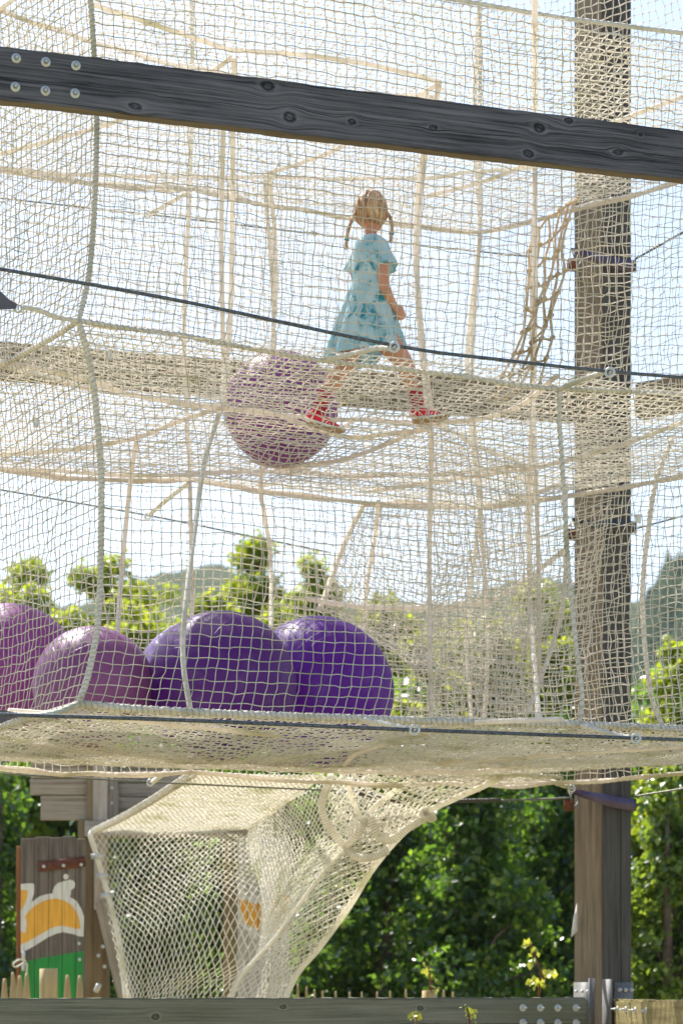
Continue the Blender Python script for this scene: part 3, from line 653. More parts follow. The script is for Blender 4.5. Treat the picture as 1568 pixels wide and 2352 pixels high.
def simple_wall(a, b, z0, z1, label, seed, r=.0026, cell=.05, bul=(0, 0, 0), cols=(), sag=.03):
    bo, to = edge(a, b, z0, sag), edge(a, b, z1, sag)
    li = [bo[0], (bo[0]+to[0])/2+rng.standard_normal(3)*.04*[1, 1, 0], to[0]]; ri = [bo[-1], (bo[-1]+to[-1])/2+rng.standard_normal(3)*.04*[1, 1, 0], to[-1]]
    t = wall_thing('rope_net', label, LOC(bo[0]), wallnet(bo, to, li, ri, cell, r, .006, seed, .03, bulge=bul), M['netlit'])
    rope('bottom_rope', bo, .011, M['seam'], t); rope('top_rope', to, .011, M['seam'], t); rope('seam_rope', ri, .0125, M['seam'], t)
    return t
simple_wall(pD, pC, Z1, Z2, 'rear net wall of the lower storey at the far left, behind the magenta balls', 21)
simple_wall(pC, pR1, Z1, Z2, 'rear net wall of the lower storey behind the two purple balls', 22)
simple_wall(pR2, pR1, Z1, Z2, 'rear net wall of the lower storey beside the tall post', 23)
simple_wall(pD, pC, Z2, Z3, 'rear net wall of the upper storey at the far left', 24)
simple_wall(pC, pR1, Z2, Z3, 'rear net wall of the upper storey behind the girl', 25)
simple_wall(pR2, pR1, Z2, Z3, 'rear net wall of the upper storey beside the tall post', 26)
simple_wall(pA3, pD, Z1, Z2, 'rear corner net wall of the lower storey at the left edge', 27)
simple_wall(P1, P2, Z2, Z3, 'inner net partition of the upper storey just behind the girl', 28)
simple_wall(P3, P4, Z2, Z3, 'inner net partition of the upper storey, deeper inside behind the girl', 34)
simple_wall(pA2, P1, Z2, Z3, 'inner net partition of the upper storey left of the mauve ball', 35)
simple_wall(pD, P3, Z2, Z3, 'diagonal inner net partition of the upper storey at the far left', 36)
simple_wall(P4, P2, Z1, Z2, 'inner net partition of the lower storey right of the violet ball', 29)
simple_wall(P3, P4, Z1, Z2, 'second inner net partition of the lower storey, deeper inside', 30, bul=(0, .1, 0))
simple_wall(pC, pR1, Z3, Z3+1.5, 'rear net wall of the top storey above the big beam', 31)
simple_wall(pD, pC, Z3, Z3+1.5, 'rear net wall of the top storey at the upper left', 32)
simple_wall(pR2, pR1, Z3, Z3+1.5, 'rear net wall of the top storey at the upper right', 33)
# floors
def floor_thing(z0, which, label, seams, seed, r, cell=.05):
    t = thing('walkway_net', (0, 11.8, z0-.08), label, 'net', 'net floors of the climbing tower')
    obj('netting', floornet(z0, which, seed=seed, r=r, cell=cell if which != 2 else .047), M['netfloor'] if which == 1 else M['netlit'], t)
    mb = MB(); pr = [q(p, z0) for p in (pB2, pR2, pR1, pC, pD, pA3)]
    rope('edge_rope', [p for i in range(5) for p in edge((pB2, pR2, pR1, pC, pD, pA3)[i], (pB2, pR2, pR1, pC, pD, pA3)[i+1], z0, .03)[:-1]]+[pr[-1]], .012, M['seam'], t)
    for s in seams:
        pts = []
        for (x, y) in s:
            p = onz(x, y, z0-EYE-.07); p[2] = float(floor_z(z0, np.array([p[0]]), np.array([p[1]]), which)[0])-.004; pts.append(p)
        rope('seam_rope', pts, .0125, M['seam'], t, lobes=0)
    return t
floor_thing(Z1, 1, 'lowest net floor that sags under the row of balls', [[(20, 1655), (300, 1675), (640, 1700)], [(1290, 1672), (1050, 1700), (840, 1735), (790, 1758)], [(1568, 1740), (1300, 1745), (1000, 1765)]], 1, .0037, .036)
floor_thing(Z2, 2, 'middle net floor that the girl walks on', [[(0, 862), (110, 873), (215, 892), (320, 919), (500, 945)], [(0, 1062), (160, 1040), (310, 1012), (410, 975), (500, 945)], [(500, 945), (620, 955), (690, 978), (800, 1006), (900, 996), (985, 988)], [(1278, 895), (1200, 940), (1110, 965), (985, 975)], [(985, 975), (900, 1015), (784, 1060), (640, 1085)], [(1568, 985), (1400, 1035), (1240, 1080), (1080, 1105), (850, 1145)]], 2, .0030)
floor_thing(Z3, 3, 'top net floor overhead, seen from below above the beam', [[(-20, 382), (120, 330), (250, 290), (400, 230), (530, 140)], [(210, 25), (350, 62), (450, 95), (530, 122)], [(530, 122), (700, 135), (870, 160), (1010, 193)], [(615, 405), (700, 375), (790, 335), (1010, 193)], [(980, 462), (1100, 430), (1210, 385), (1400, 290), (1568, 235)]], 3, .0028)
# inner column ropes between floors
def col(pts, label, r=.0125, mat=None):
    t = MB(); tube(t, pts, r, 8, .02, lump=.05); o = t.build('column_rope', mat or M['seam'], None, True); tag(o, label, 'rope', 'upright ropes joining the net floors'); return o
col([onz(538, 132, Z3-EYE-.07), P(535, 320, 11.4), P(532, 600, 11.5), P(526, 760, 11.5), onz(508, 940, Z2-EYE-.07)], 'thick upright rope left of the mauve ball, from beam height to the middle floor')
col([onz(1008, 195, Z3-EYE-.07), P(968, 380, 11.75), P(955, 560, 11.8), P(964, 760, 11.85), P(978, 900, 11.85), P(988, 1003, 11.8)], 'thick upright rope immediately right of the girl', .0145)
col([onz(618, 405, Z3-EYE-.07), P(632, 560, 12.9), P(630, 720, 12.9), onz(600, 1085, Z2-EYE-.07), P(606, 1180, 12.9), P(622, 1300, 12.9), onz(620, 1700, Z1-EYE)], 'thin pale upright rope behind the mauve ball')
col([onz(1228, -20, Z3-EYE-.07)*1.0, P(1228, 300, 12.6), P(1228, 600, 12.6), P(1226, 870, 12.6), P(1215, 1100, 12.7), P(1218, 1400, 12.7), onz(1240, 1690, Z1-EYE)], 'long pale upright rope beside the brown knotted net', .014)
col([onz(503, 950, Z2-EYE-.07), P(470, 1060, 11.1), P(447, 1220, 10.8), P(428, 1370, 10.5), P(420, 1510, 10.35), P(437, 1632, 10.22)], 'slanting rope down the left side of the dark purple ball', .0125, M['rope'])
col([onz(313, 1015, Z2-EYE-.07), P(300, 1100, 12.1), P(285, 1250, 12.1), P(272, 1420, 12.1), onz(262, 1700, Z1-EYE-.05)], 'pale upright rope behind the smaller magenta ball')
col([onz(868, 1150, Z2-EYE-.07), P(862, 1230, 13.6), P(842, 1350, 13.5), P(836, 1500, 13.4), onz(830, 1740, Z1-EYE-.03)], 'pale rope behind the violet ball')
# sloping net ramp inside the lower storey
rt, rb2 = PL([(835, 1158, 13.6), (1000, 1165, 13.7), (1130, 1160, 13.7), (1300, 1110, 13.4)]), PL([(735, 1400, 12.9), (860, 1470, 12.6), (1000, 1560, 12.3), (1210, 1640, 12.2)])
rl, rr_ = [rb2[0], P(790, 1250, 13.3), rt[0]], [rb2[-1], P(1290, 1400, 12.9), rt[-1]]
t = wall_thing('net_ramp', 'sloping net ramp rising inside the lower storey, right of the violet ball', LOC(rb2[0]), wallnet(rb2, rt, rl, rr_, .045, .003, .006, 41, .04, bulge=(0, .15, -.05)), M['netlit'], None)
rope('edge_rope', rl, .016, M['seam'], t); rope('edge_rope', rr_, .012, M['seam'], t); rope('edge_rope', rt, .014, M['seam'], t); rope('edge_rope', PL([(700, 1375, 12.9), (850, 1395, 12.8), (1080, 1390, 12.8), (1180, 1350, 13.0), (1300, 1260, 13.2)]), .014, M['seam'], t)
t2b, t2t = PL([(930, 1640, 12.3), (1080, 1645, 12.4), (1330, 1640, 12.6)]), PL([(1010, 1300, 12.8), (1150, 1240, 12.9), (1400, 1150, 13)])
t = wall_thing('net_ramp', 'second net panel hanging between the ramp and the tall post', LOC(t2b[0]), wallnet(t2b, t2t, [t2b[0], P(960, 1480, 12.5), t2t[0]], [t2b[-1], t2t[-1]], .05, .0028, .006, 42, .04), M['netlit'], None)
# brown knotted climbing net
def brown():
    t = thing('climbing_net', P(1190, 870, 12.0), 'brown knotted rope climbing net hanging steeply left of the tall post', 'climbing net')
    TL, TR, BL, BR = P(1222, 522, 12.9), P(1320, 472, 12.9), P(1140, 905, 12.2), P(1238, 900, 12.3)
    nu, nv = 6, 9; mid_l, mid_r = P(1222, 640, 12.7), P(1290, 655, 12.7)
    S = coons([BL, BR], [TL, TR], [BL, P(1205, 710, 12.5), TL], [BR, mid_r, TR], nu, nv); S = S+rng.standard_normal(S.shape)*.009
    sh = np.linspace(-.03, .05, nu)[None, :]; S[..., 2] += sh
    mb = MB()
    for j in range(nu): mb = MB(); tube(mb, S[:, j], .0075, 7, .02, lump=.06); mb.build('upright_rope', M['brown'], t, True)
    mb = MB()
    for i in range(nv): mb = MB(); tube(mb, [S[i, 0]]+[S[i, j]+np.array([0, 0, -.012 if j % 2 else .0]) for j in range(1, nu)], .0065, 7, .02, lump=.06); mb.build('rung_rope', M['brown'], t, True)
    for i in range(nv):
        for j in range(nu):
            mb = MB(); c_ = S[i, j]; n_ = 7; ang = np.linspace(0, 2*np.pi, n_)
            tube(mb, [c_+.011*np.array([math.cos(a_), math.sin(a_)*.6, math.sin(a_+.8)]) for a_ in ang], .0085, 6, .01)
            mb.build('knot', M['brown'], t, True)
brown()

# ---------------------------------------------------------------- cables, shackles, tie ropes
def cable(pts, r, label, group='steel cables of the climbing tower', mat=None, lob=6, name='steel_cable'):
    mb = MB(); tube(mb, pts, r, 18 if lob else 8, .006 if lob else .03, lobes=lob, lobe_amp=.16, pitch=.016); o = mb.build(name, mat or M['cable'], None, True); tag(o, label, 'cable', group); return o
g = G('cable_steel'); f = g.noise(g.coord(), 60, 4); M['cable'] = g.fin(g.ramp(f, [(.3, (.05, .06, .07)), (.7, (.16, .18, .20))]), .42, .6)
M['cable2'] = flat_mat('far_cable_steel', (.16, .16, .12), .5, .4)
cU = PL([(-30, 612, 9.28), (784, 747, 9.95), (905, 797, 10.1) if False else (905, 770, 10.05), (1400, 853, 10.55), (1620, 873, 10.8)])
cU = PL([(-30, 612, 9.30), (400, 688, 9.65), (905, 793, 10.1), (1150, 826, 10.3), (1400, 853, 10.55), (1620, 871, 10.8)])
cable(cU, .0072, 'upper dark twisted steel cable crossing in front of the girl')
cL = PL([(-30, 1641, 9.35), (400, 1654, 9.7), (952, 1677, 10.15), (1460, 1696, 10.6), (1640, 1703, 10.8)])
cable(cL, .0078, 'lower dark twisted steel cable in front of the lowest net floor')
cable(PL([(-40, 1775, 13.2), (350, 1797, 13.8), (790, 1818, 14.1)]), .0055, 'thin grey cable under the net floor at the lower left', mat=M['cable2'], lob=0)
cable(PL([(790, 1818, 14.1), (850, 1828, 14.1), (920, 1842, 14.0)]), .013, 'black rubber-sleeved cable end above the net chute', mat=M['sleeve'], lob=0, name='sleeved_cable')
cable(PL([(995, 1843, 13.75), (1060, 1840, 13.7), (1150, 1838, 13.6)]), .012, 'black sleeved cable right of the net chute tip', mat=M['sleeve'], lob=0, name='sleeved_cable')
cable(PL([(1145, 1839, 13.6), (1230, 1837, 13.55), (1310, 1833, 13.5)]), .006, 'bright thin cable between black sleeve and tall post', mat=M['steel'], lob=0)
cable(PL([(1457, 1830, 13.85), (1568, 1812, 13.6), (1640, 1800, 13.4)]), .006, 'thin cable leaving the tall post to the right under the net floor', mat=M['cable2'], lob=0)
cable(PL([(-40, 450, 13.1), (340, 492, 13.5), (800, 545, 13.8), (1225, 590, 13.9), (1312, 597, 13.5)]), .0055, 'thin cable behind the upper nets at the girl\'s shoulder height', mat=M['cable2'], lob=0)
cable(PL([(-40, 1118, 13.3), (340, 1184, 13.6), (600, 1237, 13.9), (760, 1270, 14)]), .0055, 'thin cable behind the lower nets above the trees', mat=M['cable2'], lob=0)
cable(PL([(1457, 595, 13.85), (1520, 560, 13.6), (1640, 492, 13.0)]), .0065, 'thin cable rising to the right from the tall post at the upper storey', mat=M['cable'], lob=0)
cable(PL([(1457, 1215, 13.85), (1568, 1185, 13.5), (1640, 1165, 13.3)]), .0055, 'thin cable leaving the tall post to the right at the middle storey', mat=M['cable2'], lob=0)
cable(PL([(1312, 1205, 13.5), (1180, 1255, 13.8), (1060, 1290, 14)]), .0055, 'thin cable leaving the tall post to the left at the middle storey', mat=M['cable2'], lob=0)
def shackle_mb(c, ax, s=.03):
    mb = MB(); ax = np.array(ax, float); ax /= np.linalg.norm(ax); up = np.array([0, 0, 1.]); sd_ = np.cross(ax, up)
    pts = [c+s*(math.cos(a_)*up*.62+math.sin(a_)*(sd_*.25+ax*.55)) for a_ in np.linspace(.4, 2*np.pi+.1, 14)]
    tube(mb, pts, s*.2, 8, .004); cyl(mb, c-sd_*s*.5, c+sd_*s*.5, s*.16, 10); return mb
def tie(c, pts, label, r=.012, s=.032, lash=True):
    t = thing('tie_rope', c, label, 'tie rope', 'ropes tying the nets to the cables')
    mb = MB(); tube(mb, pts, r, 9, .012, lobes=3, lobe_amp=.16, pitch=.05); mb.build('rope', M['rope'], t, True)
    shackle_mb(np.array(c), (1, .2, 0), s).build('shackle', M['bolt'], t, True)
    return t
tie(P(905, 797, 10.08), PL([(895, 800, 10.1), (860, 800, 10.2), (810, 812, 10.4), (750, 826, 10.52)]), 'short white rope with shackle tied to the upper cable beside the dress hem')
tie(P(1400, 855, 10.53), PL([(1392, 853, 10.55), (1350, 866, 10.7), (1285, 893, 10.9)]), 'white rope with shackle tied to the upper cable in front of the tall post')
tie(P(952, 1677, 10.13), PL([(935, 1674, 10.2), (890, 1664, 10.4), (830, 1653, 10.5)]), 'white rope with shackle on the lower cable under the violet ball')
tie(P(1460, 1697, 10.58), PL([(1448, 1696, 10.6), (1400, 1685, 10.7), (1335, 1666, 10.85)]), 'white rope with shackle on the lower cable in front of the tall post', .013)
tie(P(42, 708, 9.72), PL([(52, 705, 9.74), (90, 712, 9.8), (130, 728, 9.9), (180, 736, 10.0)]), 'white rope from the steel wedge to the upper front corner of the net', .011, .026)
tie(P(38, 1646, 9.6), PL([(48, 1646, 9.65), (90, 1645, 9.8), (135, 1636, 9.9), (181, 1617, 10.0)]), 'thick white rope from the steel wedge to the lower front corner of the net', .0145, .026)
tie(P(345, 1798, 13.78), PL([(352, 1796, 13.7), (365, 1786, 13.5), (385, 1770, 13.3)]), 'knotted white rope end on the thin cable below the dark purple ball', .014, .03)
tie(P(790, 1818, 14.05), PL([(800, 1812, 14.1), (830, 1795, 14.0), (860, 1775, 13.9)]), 'white rope and clamp on the thin cable above the net chute', .013, .035)
tie(P(1312, 1812, 13.45), PL([(1306, 1808, 13.45), (1280, 1800, 13.5), (1235, 1780, 13.6)]), 'white twisted rope from the net floor to the purple strap on the post', .014, .03)
tie(P(340, 493, 13.45), PL([(345, 490, 13.4), (390, 465, 13.3)])+[q(pC, Z3-.01)], 'pale rope tying the top net floor to the thin rear cable at the upper left', .013, .03)
tie(P(340, 1185, 13.55), PL([(345, 1180, 13.5), (380, 1150, 13.3)])+[q(pC, Z2-.01)], 'pale rope tying the middle net floor to the thin rear cable', .014, .03)
def wedge(pts, label, Yd):
    mb = MB(); V = [P(x, y, Yd) for x, y in pts]+[P(x, y, Yd+.05) for x, y in pts]; n = len(pts)
    bm = bmesh.new(); vs_ = [bm.verts.new(v) for v in V]
    bm.faces.new(vs_[:n]); bm.faces.new(vs_[n:][::-1])
    for i in range(n): bm.faces.new([vs_[i], vs_[n+i], vs_[n+(i+1) % n], vs_[(i+1) % n]])
    bmesh.ops.recalc_face_normals(bm, faces=bm.faces[:]); me = bpy.data.meshes.new('steel_wedge'); bm.to_mesh(me); bm.free()
    tag(obj('steel_wedge', me, M['wedge']), label, 'bracket', 'steel wedges at the left edge')
M['wedge'] = flat_mat('grey_painted_steel', (.12, .11, .115), .5, .4)
wedge([(-60, 630), (0, 667), (22, 688), (40, 698), (36, 709), (22, 710), (-60, 712)], 'dark grey steel wedge poking in at the left edge above the middle floor', 9.65)
wedge([(-60, 1628), (10, 1632), (32, 1636), (40, 1648), (22, 1653), (-60, 1690)], 'dark grey steel wedge at the left edge beside the lower cable', 9.55)
# small white fabric tags sewn to the nets
for (x, y, Y, lab) in ((250, 812, 10.3, 'small white fabric tag hanging on the net left of the mauve ball'), (82, 965, 10.6, 'small white fabric tag on the left side net'), (1465, 1187, 11.1, 'small white tag on the net right of the tall post')):
    mb = MB(); n = 5
    top = [P(x-8+16*i/4, y-6, Y+.012*math.sin(i*1.7)) for i in range(n)]; bo = [P(x-6+13*i/4, y+14+3*(i % 2), Y+.02*math.sin(i*1.3+1)) for i in range(n)]
    V = top+bo; V = V+[v+np.array([0, .0015, 0]) for v in V]
    Q = [[i, i+1, n+i+1, n+i] for i in range(n-1)]+[[2*n+i+1, 2*n+i, 3*n+i, 3*n+i+1] for i in range(n-1)]
    mb.add(V, Q); o = mb.build('fabric_tag', M['tagm'] if 'tagm' in M else M.setdefault('tagm', flat_mat('white_fabric', (.82, .82, .78), .9)), None, True); tag(o, lab, 'tag', 'fabric tags on the nets')

# ---------------------------------------------------------------- balls
def ball_mat(name, c, t, fac):
    g = G(name); co_ = g.coord(); sep = g.n('ShaderNodeSeparateXYZ'); g.set(sep.inputs[0], co_)
    f = g.noise(co_, 3.0, 3); col = g.ramp(f, [(.3, tuple(x*.85 for x in c)), (.7, tuple(min(1, x*1.12) for x in c))])
    dust = g.sm(g.noise(co_, 7, 5, .65), .5, .8); col = g.mix(g.mt('MULTIPLY', dust, .18), col, (.5, .42, .45))
    r2 = g.mt('ABSOLUTE', sep.outputs[1]); w_ = g.mt('SINE', g.mt('MULTIPLY', r2, 150)); ln = g.mt('MAXIMUM', g.sm(w_, .955, 1.0), g.mt('MULTIPLY', g.sm(g.mt('SINE', g.mt('MULTIPLY', g.mt('ARCTAN2', sep.outputs[0], sep.outputs[2]), 11)), .992, 1.0), .8))
    col = g.mix(g.mt('MULTIPLY', ln, .45), col, tuple(x*.45 for x in c))
    g.bump(g.mt('ADD', g.mt('MULTIPLY', ln, -1), g.mt('MULTIPLY', g.noise(co_, 60, 3), .15)), .35, .004)
    g.fin(col, .40, spec=.5); g.b.inputs['Sheen Weight'].default_value = .06
    g.translucent(t, fac); return g.m
BM = {'mag': ball_mat('magenta_vinyl', (.33, .08, .33), (.42, .05, .38), .42), 'mag2': ball_mat('dusty_magenta_vinyl', (.27, .085, .25), (.34, .05, .28), .32),
      'lil': ball_mat('lilac_vinyl', (.40, .28, .60), (.35, .2, .5), .3), 'pur': ball_mat('dark_purple_vinyl', (.11, .012, .22), (.26, .004, .40), .42),
      'vio': ball_mat('violet_vinyl', (.13, .012, .32), (.32, .0, .55), .48), 'mau': ball_mat('mauve_vinyl', (.27, .07, .28), (.34, .04, .34), .38)}
for i, (x, y, rp, Y, lab, m) in enumerate(balls):
    r = rp/F*Y; c = P(x, y, Y)
    bm = bmesh.new(); bmesh.ops.create_uvsphere(bm, u_segments=64, v_segments=40, radius=r)
    for v in bm.verts:
        n_ = v.co/r; v.co.z *= .985; k = 1+.006*math.sin(n_.x*5+i)*math.cos(n_.z*4); v.co *= k
        if n_.z < -.75: v.co.z *= 1-.04*(-.75-n_.z)/.25
    me = bpy.data.meshes.new('exercise_ball'); bm.to_mesh(me); bm.free()
    bt = bpy.data.objects.new('exercise_ball', me); me.materials.append(BM[m]); me.polygons.foreach_set('use_smooth', np.ones(len(me.polygons), bool))
    SC.collection.objects.link(bt); bt.location = Vector(c); bt.rotation_euler = (R([20, -35, 50, 38, 30, -20][i]), R([10, 25, -30, 15, -20, 40][i]), R([10, 70, 20, -25, 35, 60][i]))
    tag(bt, lab, 'ball', 'large inflatable balls lying in the nets')

# ---------------------------------------------------------------- net chute
def chute():
    t = thing('net_chute', P(400, 2270, 16), 'cream diamond-mesh net chute slanting down from the net floor to the wooden hut', 'net chute')
    YF, YN = 16.6, 13.9
    T0, T1 = P(212, 1912, YF), P(565, 1908, YF+.3); N0, N1 = P(443, 1778, YN), P(738, 1782, YN)
    K = dict(jit=.003, warp=.012, diamond=True, sides=4)
    mid = [T0, P(310, 1862, 15.6), N0]
    obj('roof_netting', wallnet([T0, P(400, 1916, YF+.1), T1], [N0, N1], mid, [T1, P(655, 1842, 15.2), N1], r=.0056, cu=.022, cv=.05, seed=51, **K), M['tunnel'], t)
    # near side: from laced left edge to the fold rope
    LB0, BB = P(300, 2400, YF-.4), P(515, 2400, YF-1.2)
    left = [LB0, P(276, 2240, YF-.2), P(240, 2060, YF), T0]; fold = [BB, P(540, 2268, 15.8), P(590, 2200, 15.6), P(600, 2060, 15.6), P(575, 1980, 16.2), T1]
    obj('side_netting', wallnet([LB0, P(400, 2400, 15.5), BB], [T0, P(400, 1914, YF), T1], left, fold, r=.0040, cu=.0225, cv=.056, seed=52, bulge=(0, -.35, 0), **K), M['tunnel'], t)
    seam = [BB, P(545, 2262, 15.3), P(640, 2145, 14.9), P(730, 2020, 14.5), P(795, 1945, 14.2), P(820, 1880, 14.1), N1+np.array([.2, 0, .05])]
    obj('side_netting', wallnet(fold, [BB+np.array([.02, 0, 0])]+seam[1:], [BB, BB+np.array([.02, 0, 0])], [T1, P(655, 1842, 15.2), N1+np.array([.2, 0, .05])], r=.0038, cu=.034, cv=.042, seed=53, **K), M['tunnel'], t)
    tip = P(982, 1862, 13.7)
    outer = [P(620, 2400, 15.2), P(672, 2256, 15.1), P(735, 2175, 14.9), P(800, 2085, 14.6), P(850, 2004, 14.3), P(905, 1935, 14.0), tip]
    inner = [P(515, 2400, 15.4), P(545, 2262, 15.3), P(640, 2145, 14.9), P(730, 2020, 14.5), P(795, 1945, 14.2), P(835, 1900, 14.05), P(900, 1850, 13.9)]
    obj('lower_netting', wallnet(inner, outer, [inner[0], outer[0]], [inner[-1], tip], r=.0044, cu=.034, cv=.024, seed=54, bulge=(0, -.12, .02), knot=2, **K), M['tunnel'], t)
    # far side of the bag, seen through the mesh
    outer2 = [p+np.array([0, .35, .0]) for p in outer]; bk = [P(560, 2400, 16.6), P(600, 2240, 16.6), P(640, 2100, 16.4), P(700, 1980, 16.0), P(760, 1880, 15.4), P(820, 1800, 14.8)]
    obj('back_netting', wallnet(bk, outer2, [bk[0], outer2[0]], [bk[-1], outer2[-1]], r=.0034, cu=.055, cv=.055, seed=55, **K), M['tunnel'], t)
    # upper flare below the floor
    fl_t = PL([(735, 1770, 13.8), (900, 1775, 13.6), (1100, 1778, 13.5), (1290, 1785, 13.4)]); fl_b = PL([(800, 1945, 14.2), (900, 1920, 14.0), (975, 1866, 13.7), (1060, 1830, 13.6), (1170, 1798, 13.5), (1290, 1788, 13.4)])
    obj('upper_netting', wallnet(fl_b, fl_t, [fl_b[0], P(770, 1860, 14.1), fl_t[0]], [fl_b[-1], fl_t[-1]], r=.0048, cu=.038, cv=.042, seed=56, bulge=(0, -.15, 0), **K), M['tunnel'], t)
    fl2 = [p+np.array([0, .5, .02]) for p in fl_t]; fb2 = [p+np.array([-.05, .45, .03]) for p in fl_b]
    obj('upper_netting', wallnet(fb2, fl2, [fb2[0], fl2[0]], [fb2[-1], fl2[-1]], r=.0045, cu=.04, cv=.045, seed=57, **K), M['tunnel'], t)
    rp = lambda pts, r, nm='edge_rope', ls=None: rope(nm, pts, r, M['tunnel'], t, ls, lobes=0)
    rope('edge_rope', mid, .02, M['tunnel'], t, (.006, .05), lobes=0)
    rp([T1, P(655, 1842, 15.2), N1], .016); rp(outer, .02); rp(seam[:-1], .014, 'seam_rope')
    rp([T0+np.array([0, -.02, 0]), P(208, 1920, YF-.05), P(215, 1945, YF-.05), P(222, 1965, YF-.05), P(235, 2010, YF-.06), P(246, 2045, YF-.1), P(262, 2110, YF-.15), P(276, 2180, YF-.2), P(288, 2290, YF-.3)], .02)
    rope('seam_rope', PL([(760, 1783, 13.75), (740, 1840, 13.95), (745, 1880, 14.0), (770, 1920, 14.05), (795, 1946, 14.08), (815, 1968, 14.0), (850, 1970, 13.95), (890, 1955, 13.9)]), .024, M['tunnel'], t, (.0022, .016), lobes=0)
    rope('seam_rope', PL([(797, 1942, 14.05), (812, 1925, 13.95), (838, 1888, 13.9), (850, 1878, 13.85), (858, 1900, 13.85), (872, 1925, 13.85), (900, 1928, 13.8), (940, 1900, 13.75), (975, 1880, 13.7), (986, 1872, 13.68)]), .024, M['tunnel'], t, (.0022, .016), lobes=0)
    rp(PL([(835, 1885, 13.9), (865, 1850, 13.85), (930, 1800, 13.7), (950, 1785, 13.65)]), .018, 'seam_rope'); rp(PL([(985, 1862, 13.65), (1060, 1828, 13.6), (1110, 1806, 13.5), (1150, 1785, 13.45)]), .018, 'seam_rope')
    rp(PL([(800, 1790, 13.75), (806, 1830, 13.9), (830, 1880, 14.0)]), .016, 'seam_rope')
    mb = MB()
    for k in range(5):
        c = P(979+k*2, 1868+(k % 3)*3, 13.68); tube(mb, [c+.03*np.array([math.cos(a_+k), .4*math.sin(a_), math.sin(a_+k*.7)]) for a_ in np.linspace(0, 6, 7)], .014, 6, .01)
    mb.build('rope_knot', M['tunnel'], t, True)
    for x, y in ((234, 2013), (244, 2058), (223, 1968)):
        mb = MB(); c = P(x, y, YF-.12); box(mb, c, (.045, .008, .02)); cyl(mb, c+[-.028, -.006, 0], c+[-.028, -.014, 0], .008, 8); cyl(mb, c+[.028, -.006, 0], c+[.028, -.014, 0], .008, 8); mb.build('rope_clip', M['bolt'], t)
chute()

# ---------------------------------------------------------------- wooden hut
YH = 16.9
wh = wood_mat('hut_grey_boards', (.11, .10, .085), (.34, .31, .26), (), None, 30, seed=11, bumpn=.5)
wh2 = wood_mat('hut_brown_boards', (.17, .14, .10), (.46, .40, .31), (), None, 40, seed=12)
wh3 = wood_mat('hut_post_wood', (.26, .23, .19), (.48, .43, .36), (), None, 24, seed=13)
wh4 = wood_mat('hut_brown_post', (.13, .095, .05), (.28, .215, .12), (), None, 24, seed=14)
def board(name, x0, y0, x1, y1, Y, th, mat, parent, skew=0):
    """vertical/horizontal board given by its picture box at depth Y"""
    a_, b_ = P(x0, y0, Y), P(x1, y1, Y); wdt, hgt = b_[0]-a_[0], a_[2]-b_[2]
    vert = hgt > wdt; L = hgt if vert else wdt; S_ = wdt if vert else hgt
    bm = bmesh.new(); bmesh.ops.create_cube(bm, size=1)
    for v in bm.verts: v.co = Vector(((v.co.x+.5)*L, (v.co.y+.5)*th, (v.co.z-.5)*S_))
    bmesh.ops.bevel(bm, geom=bm.edges[:], offset=min(.004, th*.2), segments=1, affect='EDGES')
    me = bpy.data.meshes.new(name); bm.to_mesh(me); bm.free(); me.materials.append(mat)
    o = bpy.data.objects.new(name, me); o.data = me
    if vert: Mx = Matrix(((0, 0, -1, a_[0]), (0, 1, 0, Y), (1, 0, 0, b_[2]), (0, 0, 0, 1)))
    else: Mx = Matrix(((1, 0, 0, a_[0]), (0, 1, 0, Y), (0, 0, 1, a_[2]), (0, 0, 0, 1)))
    if vert: Mx = Matrix(((0, 0, -1, a_[0]), (0, -1, 0, Y+th), (1, 0, 0, b_[2]), (0, 0, 0, 1))) @ Matrix.Identity(4)
    if vert:
        # keep right-handed: x->up, y->forward(-), z->left
        Mx = Matrix(((0, 0, -1, a_[0]), (0, 1, 0, Y), (1, 0, 0, b_[2]), (0, 0, 0, 1)))
    if skew: Mx = Matrix.Translation(Mx.translation) @ Matrix.Rotation(skew, 4, 'Y') @ Matrix.Translation(-Mx.translation) @ Mx
    SC.collection.objects.link(o); o.parent = parent; o.matrix_parent_inverse = parent.matrix_world.inverted(); o.matrix_basis = Mx
    return o
hut = thing('play_hut', P(300, HY, 17), 'weathered wooden play hut at the lower left behind the net chute', 'hut')
hut.location.z = 0; bpy.context.view_layer.update()
for (x0, y0, x1, y1) in ((70, 1752, 203, 1788), (69, 1790, 203, 1826), (93, 1828, 203, 1884)): board('cladding_board', x0, y0, x1, y1, YH, .05, wh2, hut)
for k in range(5): board('cladding_board', 243, 1736+k*32, 470, 1736+k*32+30, YH+.06, .04, wh, hut)
board('corner_post', 199, 1740, 214, 1886, YH-.05, .1, wh4, hut); board('corner_post', 213, 1740, 246, 1886, YH-.06, .1, wh3, hut)
board('fixing_strip', 248, 1740, 271, 1886, YH, .03, wh, hut)
board('lintel', 194, 1886, 575, 1921, YH-.1, .15, wh3, hut); board('lintel_end', 179, 1884, 194, 1924, YH-.08, .15, wh4, hut)
board('door_post', 196, 1921, 248, 2420, YH-.02, .12, wh4, hut); board('door_post', 216, 1921, 245, 2090, YH-.06, .035, wood_mat('pale_board', (.38, .32, .24), (.60, .53, .43), (), None, 24, seed=22), hut)
board('door_post', 512, 1921, 542, 2420, YH+.2, .12, wh4, hut)
b = board('brace', 205, 2086, 243, 2440, YH-.12, .09, wood_mat('brace_wood', (.20, .18, .15), (.46, .42, .35), [(.95, -.09, .016)], None, 24, seed=21), hut, 0)
b.matrix_basis = Matrix.Translation(P(300, 2420, YH-.12)) @ Matrix.Rotation(R(-13.5), 4, 'Y') @ Matrix(((0, 0, -1, 0), (0, 1, 0, 0), (1, 0, 0, 0), (0, 0, 0, 1)))
